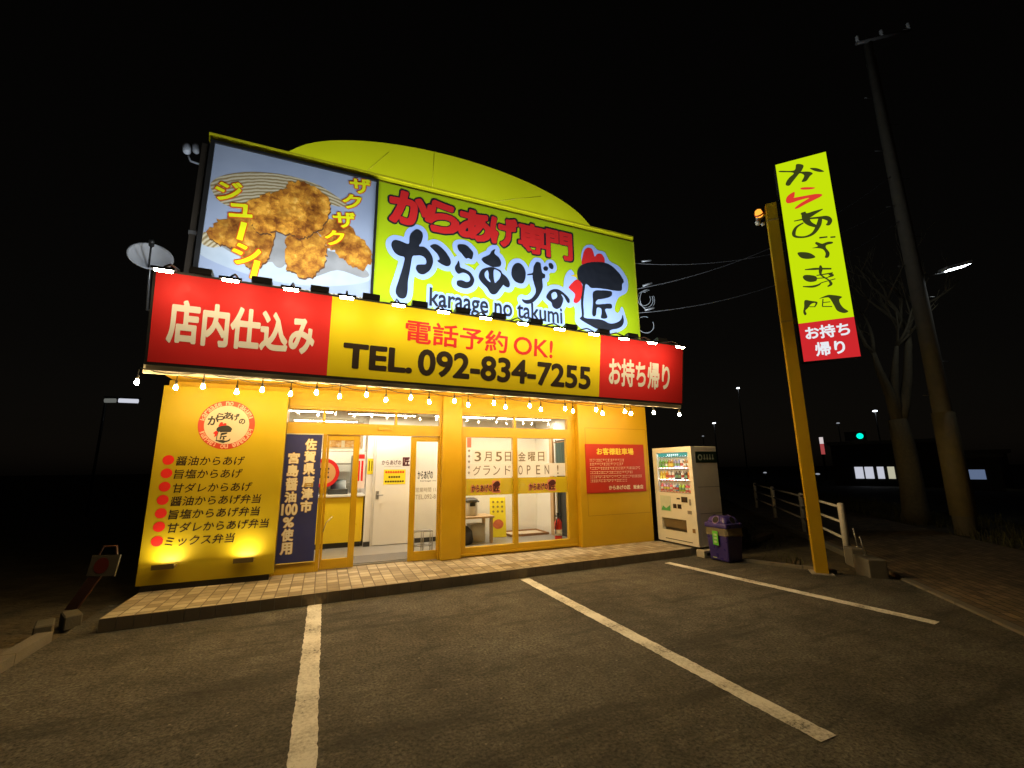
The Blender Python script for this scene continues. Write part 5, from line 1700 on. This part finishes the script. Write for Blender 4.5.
# ------------------------------------------------------------------ overhead cables
def sag(a, c, s, n=24):
    a, c = Vector(a), Vector(c)
    return [a.lerp(c, i / n) - Vector((0, 0, s * 4 * (i / n) * (1 - i / n))) for i in range(n + 1)]
GC = mat('grey_cable', (0.16, 0.16, 0.165), 0.5)
for a, c, s, r, lab, loops in (
    ((6.50, 7.60, 5.79), (14.45, 5.72, 9.8), 0.50, 0.011, 'grey overhead cable with a tangle of loops at the sign edge', 3),
    ((6.50, 7.60, 5.20), (14.45, 5.72, 8.4), 0.55, 0.010, 'grey overhead cable with a single loop, lowest at the sign edge', 1),
    ((6.50, 7.60, 6.45), (14.45, 5.72, 8.9), 0.60, 0.008, 'thin overhead cable leaving the sign edge highest', 0)):
    t = thing('overhead_cable', a, lab, 'cable', 'cables from the sign to the utility pole')
    b = MB()
    b.tube(sag(a, c, s), r, 6)
    b.build('cable', GC, t)
    d = (Vector(c) - Vector(a)).normalized()
    b = MB()
    st = Vector(a) + d * 0.22
    b.tube([st, st + d * 0.26 - Vector((0, 0, 0.02))], 0.024, 8)
    b.build('tension_clamp', mat('clamp_zinc', (0.55, 0.56, 0.58), 0.35, metal=0.4), t)
    for k in range(loops):
        rr = 0.17 + 0.04 * k if loops > 1 else 0.20
        cc = Vector(a) + Vector((0.22 + 0.03 * k, -0.03 * k, -0.20 - 0.02 * k if loops > 1 else -0.26))
        e = fac(cc, (1, -0.25 + 0.2 * k, 0.1 * k), (0, 0, 1))
        b = MB()
        b.tube([e(rr * math.cos(q * math.tau / 24 + 1.2) * 1.05, rr * math.sin(q * math.tau / 24 + 1.2)) for q in range(22)], 0.010, 6)
        b.build('cable_loop', mat('pale_cable', (0.36, 0.38, 0.40), 0.45), t)

# ------------------------------------------------------------------ roof items at the far left of the facade
dh = thing('satellite_dish', (-2.73, 8.1, 4.7), 'white satellite dish at the corner above the red sign board', 'satellite dish')
ax = Vector((0.25, -0.9, 0.42)).normalized()
b = MB()
b.lathe([(0, 0.0), (0.10, 0.006), (0.20, 0.024), (0.26, 0.046), (0.285, 0.058), (0.29, 0.048), (0.26, 0.034), (0.20, 0.012), (0.10, -0.006), (0, -0.012)], (-2.73, 8.05, 5.0), 28, ax)
b.build('reflector', mat('dish_white', (0.80, 0.80, 0.82), 0.45, var=0.08), dh)
b = MB(); cc = Vector((-2.73, 8.05, 5.0)); b.tube([cc - Vector((0, 0, 0.32)) + ax * 0.06, cc + ax * 0.36 - Vector((0, 0, 0.08))], 0.012, 6); b.lathe([(0, 0), (0.035, 0.0), (0.04, 0.08), (0.03, 0.11), (0, 0.11)], cc + ax * 0.34 - Vector((0, 0, 0.05)), 10, ax); b.build('feed_arm', BLACK_METAL, dh)
b = MB(); b.tube([cc - ax * 0.01, cc - ax * 0.15 - Vector((0, 0, 0.05)), cc - ax * 0.15 - Vector((-0.05, 0, 0.75)), (-2.2, 8.2, 4.2)], 0.022, 8); b.build('mast', GREY_METAL, dh)
sp_ = thing('roof_post', (-2.17, 7.82, 4.3), 'thin dark steel post rising beside the chicken picture', 'post')
b = MB(); b.box(-2.21, -2.13, 7.78, 7.86, 4.2, 7.06); b.build('post', mat('rusty_dark_steel', (0.06, 0.045, 0.03), 0.7, var=0.3), sp_)
b = MB(); b.box(-2.22, -2.08, 7.77, 7.87, 5.4, 5.46); b.build('strap', GREY_METAL, sp_)
ca = thing('security_camera', (-2.36, 7.85, 6.88), 'small white twin camera fixed to the dark post at top', 'camera')
CAMW = mat('camera_white', (0.62, 0.64, 0.70), 0.4)
for dx, dz, r in ((-0.05, 0.02, 0.055), (0.07, 0.06, 0.045)):
    b = MB(); b.lathe([(0, -0.10), (r * 0.8, -0.10), (r, -0.07), (r, 0.08), (r * 0.7, 0.10), (0, 0.10)], (-2.36 + dx, 7.80, 6.88 + dz), 12, (0.2, -0.3, -0.95)); b.build('camera_body', CAMW, ca)
b = MB(); b.tube([(-2.38, 7.82, 6.78), (-2.34, 7.82, 6.70), (-2.22, 7.82, 6.68)], 0.016, 6); b.build('bracket', CAMW, ca)

# ------------------------------------------------------------------ left edge: warning stand on its blocks
wsn = thing('warning_stand', (-2.45, 7.03, 0), 'dim leaning white stand with red disc at the dark side of the panel', 'sign stand')  # stand colours are darkened to carry the shade of the menu panel
f = fac((-2.56, 7.05, 0.10), (0.32, -0.14, 0), (0.04, 0.10, 0.62))
b = MB()
b.slab(f, 0.0, 0.34, 0.36, 0.60, -0.02, 0.0)
b.build('board', mat('shaded_white_board', (0.07, 0.06, 0.045), 0.7, var=0.25), wsn)
b = MB(); b.disc(f, 0.15, 0.48, 0.09, 0.003, 20); b.build('red_disc', mat('shaded_red_disc', (0.11, 0.010, 0.008), 0.6), wsn)
b = MB()
b.prism([(-0.14, 0.0), (0.0, 0.0), (0.17, 0.36), (0.03, 0.36)], f, -0.03, -0.005)
b.tube([f(0.06, 0.60, -0.02), f(0.09, 0.70, -0.02), f(0.25, 0.70, -0.02), f(0.28, 0.60, -0.02)], 0.012, 6)
b.build('frame', mat('shaded_rust_tube', (0.05, 0.018, 0.012), 0.6), wsn)
for (x, y, a, lab) in ((-2.52, 6.85, 0.5, 'rough pale concrete block at the foot of the leaning warning stand'), (-2.62, 6.55, 0.35, 'low dark concrete block at the end of the side kerb')):
    t = thing('concrete_block', (x, y, 0), lab, 'concrete block')
    b = MB(Matrix.Translation((x, y, 0)) @ Matrix.Rotation(a, 4, 'Z'))
    b.box(-0.07, 0.08, -0.15, 0.15, -0.03, 0.12, 0.012)
    b.build('block', mat('dark_block', (0.085, 0.075, 0.055), 0.9, var=0.4, bump=0.4), t)  # mottled concrete, darker base colour than the kerbs

# ------------------------------------------------------------------ guard rail, blocks and stubs beside the pole
gr = thing('guard_rail', (8.7, 5.1, 0), 'white tubular guard rail with three bars behind the yellow post', 'guard rail')
GW = mat('chalky_white_rail', (0.60, 0.57, 0.52), 0.55, var=0.25, scale=12, bump=0.1)
posts = [(8.72, 5.10), (11.03, 7.35), (13.5, 9.9), (15.9, 12.4)]
for x, y in posts:
    b = MB(); b.lathe([(0, 0), (0.055, 0), (0.055, 1.0), (0.045, 1.03), (0, 1.04)], (x, y, -0.05), 12); b.build('post', GW, gr)
for z in (0.36, 0.64, 0.91):
    for p, q in zip(posts, posts[1:]):
        b = MB(); b.tube([(p[0], p[1], z), (q[0], q[1], z)], 0.026, 8); b.build('bar', GW, gr)
for (x, y, a, w, d, h, lab) in ((7.86, 4.30, 0.9, 0.24, 0.46, 0.26, 'square concrete block at the lot corner to the road side of yellow post'), (8.55, 4.88, 0.9, 0.22, 0.30, 0.26, 'dark concrete block at the foot of the guard rail')):
    t = thing('concrete_block', (x, y, 0), lab, 'concrete block')
    b = MB(Matrix.Translation((x, y, 0)) @ Matrix.Rotation(a, 4, 'Z'))
    b.box(-d / 2, d / 2, -w / 2, w / 2, -0.05, h, 0.012, 2)
    b.build('block', KERB_C, t)
for (x, y, h, lab) in ((7.92, 4.38, 0.56, 'bent steel stub standing on the square concrete block'), (8.62, 4.86, 0.58, 'thin steel stub on the dark block by the guard rail')):
    t = thing('steel_stub', (x, y, 0.25), lab, 'steel stub')
    b = MB(); b.tube([(x, y, 0.255), (x - 0.03, y + 0.02, h)], 0.014, 8); b.build('rod', GREY_METAL, t)
    b = MB(); b.lathe([(0, 0), (0.035, 0), (0.035, 0.012), (0, 0.012)], (x, y, 0.262), 10); b.build('base_plate', GREY_METAL, t)
# ------------------------------------------------------------------ utility pole, lamp and bare tree by the road
PC = mat('pole_concrete', (0.21, 0.18, 0.13), 0.85, var=0.3, bump=0.5, bscale=40)
upo = thing('utility_pole', (14.52, 5.71, 0), 'tall concrete utility pole with cross arm and dark sleeve at its base', 'utility pole')
b = MB(); b.tube([(14.52, 5.71, -0.1), (14.52, 5.71, 3.0), (14.52, 5.71, 14.5)], [0.225, 0.195, 0.12], 20); b.build('pole', PC, upo)
b = MB(); b.tube([(14.52, 5.71, 0.4), (14.52, 5.71, 2.95)], [0.25, 0.225], 20); b.build('sleeve', mat('sleeve_ochre', (0.23, 0.18, 0.085), 0.7, var=0.3, bump=0.6, bscale=25), upo)
cd = Vector((0.92, -0.40, 0.28)).normalized()
cm = Vector((14.48, 5.62, 14.38))
b = MB(); b.tube([cm - cd * 0.45, cm + cd * 1.35], 0.05, 8); b.build('cross_arm', GREY_METAL, upo)
for k in (-0.4, 0.4, 1.3):
    b = MB(); q = cm + cd * k; b.lathe([(0, 0.0), (0.05, 0.0), (0.03, 0.07), (0.055, 0.10), (0.03, 0.16), (0.05, 0.19), (0, 0.24)], q + Vector((0, 0, 0.04)), 10); b.build('insulator', mat('insulator_white', (0.6, 0.6, 0.58), 0.3), upo)
for z in range(12):
    b = MB(); zz = 3.4 + z * 0.9; s = 1 if z % 2 else -1; b.tube([(14.52 + s * 0.2, 5.71 - s * 0.08, zz), (14.52 + s * 0.40, 5.71 - s * 0.16, zz)], 0.010, 6); b.build('step_bolt', GREY_METAL, upo)
sl2 = thing('street_lamp', (14.7, 5.63, 6.9), 'bright white street lamp on short arm fixed to the utility pole', 'street lamp')
la, lb = Vector((15.22, 5.38, 6.80)), Vector((15.92, 5.08, 7.00))
ld_ = (lb - la).normalized()
b = MB(); b.tube([(14.62, 5.66, 6.72), (14.95, 5.52, 6.72), la], 0.03, 8); b.build('arm', GREY_METAL, sl2)
fl_ = fac(la, ld_, Vector((0.4, 0.9, 0)))
b = MB(); b.slab(fl_, 0, 0.74, -0.15, 0.15, 0.01, 0.10); b.build('head', mat('lamp_head_grey', (0.4, 0.4, 0.4), 0.5), sl2)
b = MB(); b.rect(fl_, 0.05, 0.70, -0.13, 0.13, 0.006); b.build('lens', emat('street_lamp_glow', (0.85, 0.95, 1.0), 16.0), sl2)

BARK = mat('grey_bark', (0.15, 0.125, 0.075), 0.9, var=0.4, scale=14, bump=1.0, bscale=22)
def limb(b, p, d, L, r, depth):
    pts, rs = [Vector(p)], [r]
    n = 5
    d = Vector(d).normalized()
    for i in range(n):
        d = (d + Vector((random.uniform(-.22, .22), random.uniform(-.22, .22), random.uniform(-.02, .16)))).normalized()
        pts.append(pts[-1] + d * (L / n))
        rs.append(r * (1 - 0.62 * (i + 1) / n))
    b.tube(pts, rs, 7 if r > 0.04 else 5)
    if depth:
        for k in range(3 if depth > 1 else 2):
            j = random.choice((2, 3, 4, 5))
            dd = (d + Vector((random.uniform(-.9, .9), random.uniform(-.9, .9), random.uniform(-.1, .7)))).normalized()
            limb(b, pts[j], dd, L * random.uniform(0.5, 0.75), rs[j] * 0.8, depth - 1)
def bare_tree(name, trunk, limbs, label, seed, nl=3):
    random.seed(seed)
    t = thing(name, trunk[0][0], label, 'tree', None)
    b = MB(); b.tube([p for p, r in trunk], [r for p, r in trunk], 14)
    for v in b.bm.verts:
        v.co += Vector((random.uniform(-.02, .02), random.uniform(-.02, .02), 0))
    b.build('trunk', BARK, t)
    b = MB()
    for pts, rs in limbs:
        b.tube(pts, rs, 9)
        for k in range(nl):
            limb(b, pts[-1], (Vector(pts[-1]) - Vector(pts[-2])) + Vector((random.uniform(-.5, .5), random.uniform(-.5, .5), random.uniform(0, .4))), random.uniform(1.0, 1.8), rs[-1] * 0.9, 2)
    b.build('crown', BARK, t)
bare_tree('bare_tree', [((15.97, 7.36, -0.1), 0.40), ((15.99, 7.35, 0.35), 0.31), ((16.04, 7.33, 1.19), 0.28), ((16.03, 7.34, 2.22), 0.26), ((15.98, 7.36, 3.0), 0.23)],
          [([(15.98, 7.36, 2.9), (15.89, 7.39, 3.75), (15.72, 7.47, 4.48), (15.6, 7.5, 5.1)], [0.17, 0.14, 0.10, 0.07]), ([(15.99, 7.36, 2.9), (16.02, 7.35, 3.91), (16.19, 7.27, 4.7), (16.32, 7.19, 5.3)], [0.16, 0.13, 0.09, 0.05]),
           ([(16.0, 7.35, 2.9), (16.23, 7.25, 3.4), (16.48, 7.14, 4.3), (16.69, 7.06, 5.34), (16.73, 7.03, 5.83)], [0.18, 0.15, 0.12, 0.10, 0.08]), ([(16.73, 7.03, 5.8), (16.96, 6.93, 6.33), (17.24, 6.81, 6.6)], [0.08, 0.07, 0.05]), ([(16.72, 7.03, 5.8), (16.5, 7.13, 6.57), (16.34, 7.2, 6.85)], [0.07, 0.05, 0.035])],
          'bare forked tree with pale trunk between the lit sign and utility pole', 4)
# verge grass and weeds, too many blades to count
random.seed(9)
b = MB()
for i in range(9000):
    s, o = random.uniform(-4, 34), random.uniform(3.35, 6.1)
    dens = math.sin(s * 1.7) + math.sin(o * 3.1 + s)
    if dens < -0.6:
        continue
    p = K0 + E1 * s + N1 * o
    h = random.uniform(0.04, 0.20) * (1 + 0.5 * max(0, dens))
    a = random.uniform(0, math.tau)
    w = Vector((math.cos(a), math.sin(a), 0)) * 0.012
    t = Vector((random.uniform(-.08, .08), random.uniform(-.08, .08), h))
    z = Vector((0, 0, -0.05))
    b.face([p - w + z, p + w + z, p + t * 0.6 + w * 0.6, p + t])
for i in range(5000):
    s, o = random.uniform(0.8, 22), random.uniform(-7.0, -0.4)
    p = K0 + E1 * s - N1 * (-o)
    p = K0 + E1 * s + N1 * o
    if p.y < 7.9 and p.x < 7.6 or (math.sin(s * 2.3) + math.sin(o * 4.0)) < 0.2:
        continue
    h = random.uniform(0.03, 0.16)
    a = random.uniform(0, math.tau)
    w = Vector((math.cos(a), math.sin(a), 0)) * 0.013
    t = Vector((random.uniform(-.09, .09), random.uniform(-.09, .09), h))
    b.face([p - w + Vector((0, 0, -.05)), p + w + Vector((0, 0, -.05)), p + t * 0.6 + w * 0.6, p + t])
g_ = b.build('grass', mat('dry_grass', (0.075, 0.072, 0.026), 0.85, var=0.4, scale=3))
tag(g_, 'short dry grass and weeds along the dark verge behind the pavement', 'grass', kind='stuff')
for (x, y, r, lab) in ((8.3, 7.2, 0.45, 'low dark clump of weeds on the soil behind the purple bin'), (9.6, 8.6, 0.6, 'wide dark clump of weeds behind the guard rail'), (10.6, 10.6, 0.7, 'far dark clump of weeds beyond the machine side')):
    t = thing('weed_clump', (x, y, 0), lab, 'weeds')
    b = MB()
    for i in range(420):
        a, q = random.uniform(0, math.tau), r * math.sqrt(random.random())
        p = Vector((x + q * math.cos(a), y + q * math.sin(a), -0.04))
        h = random.uniform(0.12, 0.42) * (1.15 - q / r * 0.6)
        w = Vector((math.cos(a + 1.5), math.sin(a + 1.5), 0)) * 0.02
        k = p + Vector((math.cos(a) * 0.1, math.sin(a) * 0.1, h))
        b.face([p - w * 0.4, p + w * 0.4, p.lerp(k, 0.6) + w, k, p.lerp(k, 0.6) - w])
    b.build('leaves', mat('weed_green', (0.045, 0.055, 0.02), 0.8, var=0.4), t)
# kerbstone-like plank and pale stone on the soil behind the rail
t = thing('old_plank', (9.2, 7.5, 0), 'weathered plank lying on the soil behind the guard rail', 'plank')
b = MB(Matrix.Translation((9.3, 7.3, 0.04)) @ Matrix.Rotation(0.35, 4, 'Z')); b.box(-0.75, 0.75, -0.10, 0.10, -0.06, 0.04, 0.006); b.build('board', mat('weathered_wood', (0.16, 0.11, 0.06), 0.85, var=0.3), t)

# ------------------------------------------------------------------ the far side of the road
far_dark = mat('far_wall_dark', (0.05, 0.048, 0.045), 0.85)
def farbox(name, x0, x1, y0, y1, h, label, cat, windows=(), ang=0.0):
    t = thing(name, ((x0 + x1) / 2, (y0 + y1) / 2, 0), label, cat)
    M = Matrix.Translation(((x0 + x1) / 2, (y0 + y1) / 2, 0)) @ Matrix.Rotation(ang, 4, 'Z')
    hx, hy = (x1 - x0) / 2, (y1 - y0) / 2
    b = MB(M); b.box(-hx, hx, -hy, hy, -0.05, h); b.build('wall', far_dark, t)
    b = MB(M); b.box(-hx - 0.2, hx + 0.2, -hy - 0.2, hy + 0.2, h, h + 0.25); b.build('roof', BLACK_METAL, t)
    for (a0, a1, z0, z1, m) in windows:
        b = MB(M); b.box(a0, a1, -hy - 0.04, -hy - 0.005, z0, z1); o = b.build('window', m, t)
        b = MB(M); b.box(a0 - 0.08, a1 + 0.08, -hy - 0.06, -hy - 0.041, z0 - 0.08, z0 - 0.002); b.box(a0 - 0.08, a1 + 0.08, -hy - 0.06, -hy - 0.041, z1 + 0.002, z1 + 0.08); b.build('frame', BLACK_METAL, o)
    return t
W1, W2, W3, W4 = emat('far_window_white', (0.80, 0.82, 0.95), 0.65), emat('far_window_warm', (0.80, 0.76, 0.55), 0.6), emat('far_window_cream', (0.9, 0.85, 0.55), 1.0), emat('far_sign_blue', (0.22, 0.30, 0.50), 0.45)
ra = math.atan2(-1.1, 0.55)
farbox('roadside_store', 38.8, 46.0, 17.5, 23.5, 3.2, 'dark low store across the road with a row of lit white windows', 'building',
       [(-2.25 + 0.62 * i - (0.0 if i < 2 else -0.12), -2.25 + 0.62 * i + (0.52 if i < 4 else 0.2), 0.55, 1.45, W1 if i < 3 else W2) for i in range(5)], ang=math.radians(-64))
farbox('lit_kiosk', 41.5, 45.0, 14.6, 17.6, 2.3, 'small dark building between tree and utility pole with one long lit window', 'building', [(-1.05, 1.1, 1.35, 1.75, W3)], ang=math.radians(-66))
farbox('blue_kiosk', 37.2, 39.4, 13.4, 14.8, 2.0, 'small dark building with a bluish lit panel close beside the utility pole', 'building', [(-0.3, 0.4, 0.65, 1.25, W4)], ang=math.radians(-66))
def far_lamp(x, y, z, r, m, label, name='distant_lamp', cat='street lamp'):
    t = thing(name, (x, y, 0), label, cat, None)
    b = MB(); b.tube([(x, y, -0.05), (x, y, z - 0.05)], [0.09, 0.05], 8); b.build('pole', BLACK_METAL, t)
    b = MB(); b.lathe([(0, -r * 0.5), (r, -r * 0.35), (r * 1.1, 0), (r * 0.7, r * 0.3), (0, r * 0.4)], (x, y, z), 12); b.build('lamp', m, t)
    b = MB(); b.lathe([(0, r * 0.41), (r * 0.8, r * 0.4), (0, r * 0.7)], (x, y, z), 10); b.build('cap', BLACK_METAL, t)
GL = emat('far_lamp_white', (0.85, 0.92, 1.0), 5.0)
GD = emat('far_lamp_dim', (0.8, 0.85, 0.95), 0.35)
far_lamp(54.11, 43.04, 12.6, 0.20, GL, 'far white street lamp high above the vending machine')
far_lamp(52.24, 46.18, 7.8, 0.20, GL, 'far white street lamp just above the vending machine top')
far_lamp(53.55, 26.49, 7.2, 0.19, GL, 'far white street lamp above the lit store beside the tree')
far_lamp(69.45, 39.26, 7.65, 0.20, GD, 'faint far lamp between the roadside post and traffic light')
far_lamp(58.56, 54.28, 6.6, 0.16, GD, 'tiny faint lamp low beside the vending machine')
far_lamp(40.05, 29.93, 0.95, 0.14, GD, 'faint low lamp near the ground left of the guard rail')
far_lamp(40.5, 25.2, 0.85, 0.16, GD, 'low white lamp glimpsed just past the yellow post', 'parked_car_lamp', 'lamp')
lt = thing('distant_tube_lamp', (-8.0, 23.5, 0), 'far white tube lamp in the darkness beyond the menu panel', 'street lamp')
b = MB(); b.tube([(-8.7, 23.5, -0.05), (-8.7, 23.5, 4.75)], 0.05, 8); b.build('pole', BLACK_METAL, lt)
b = MB(); b.box(-8.75, -7.55, 23.4, 23.6, 4.80, 4.86); b.build('hood', BLACK_METAL, lt)
b = MB(); b.tube([(-8.25, 23.45, 4.71), (-7.60, 23.45, 4.71)], 0.09, 10); b.build('tube', emat('tube_white', (0.85, 0.88, 1.0), 0.7), lt)
b = MB(); b.tube([(-8.72, 23.45, 4.68), (-8.36, 23.45, 4.70)], 0.09, 10); b.build('dim_tube', emat('tube_dim', (0.4, 0.42, 0.38), 0.3), lt)
def signal(x, y, z, r, col, st, label):
    t = thing('traffic_light', (x, y, 0), label, 'traffic light')
    d = Vector((CAM.x - x, CAM.y - y, 0)).normalized()
    f = fac((x, y, z), Vector((-d.y, d.x, 0)), (0, 0, 1))
    b = MB(); b.slab(f, -r * 4.4, r * 1.8, -r * 1.6, r * 1.6, -0.25, -0.02); b.build('housing', BLACK_METAL, t)
    b = MB(); b.tube([f(-r * 3, -r * 1.6, -0.15), Vector((f(-r * 3, 0, -0.15).x, f(-r * 3, 0, -0.15).y, -0.05))], 0.09, 8); b.build('pole', BLACK_METAL, t)
    b = MB(); b.disc(f, 0, 0, r, 0.0, 20); b.build('lens', emat('signal_%s_%.1f' % (col, st), {'green': (0.0, 0.85, 0.55), 'red': (0.9, 0.06, 0.08)}[col], st), t)
    b = MB(); b.disc(f, -r * 2.8, 0, r, -0.005, 16); b.build('dark_lens', mat('dark_lens', (0.02, 0.02, 0.02), 0.4), t)
signal(52.99, 27.99, 4.64, 0.30, 'green', 1.5, 'bright green traffic light seen above the lit store')
signal(69.62, 39.41, 2.35, 0.26, 'green', 0.7, 'small farther green traffic light lower beside the yellow post')
signal(61.27, 33.79, 3.81, 0.20, 'red', 0.45, 'dim red signal light between the two green ones')
signal(63.14, 30.19, 3.17, 0.24, 'red', 0.6, 'red signal light directly over the lit store windows')
vts = thing('distant_sign', (51.3, 31.0, 0), 'far narrow upright lit sign, white above red, beside the yellow post', 'lit sign')
d = Vector((-51.3, -31, 0)).normalized(); f = fac((51.3, 31.0, 0), Vector((-d.y, d.x, 0)), (0, 0, 1))
b = MB(); b.slab(f, -0.22, 0.22, 2.7, 4.75, -0.3, -0.01); b.box(51.45, 51.6, 31.1, 31.25, -0.05, 2.7); b.build('case', BLACK_METAL, vts)
b = MB(); b.rect(f, -0.18, 0.18, 3.95, 4.68, 0.0); b.build('white_face', emat('far_sign_white', (0.8, 0.7, 0.7), 0.8), vts)
b = MB(); b.rect(f, -0.18, 0.18, 2.78, 3.94, 0.0); b.build('red_face', emat('far_sign_red', (0.5, 0.08, 0.08), 0.7), vts)
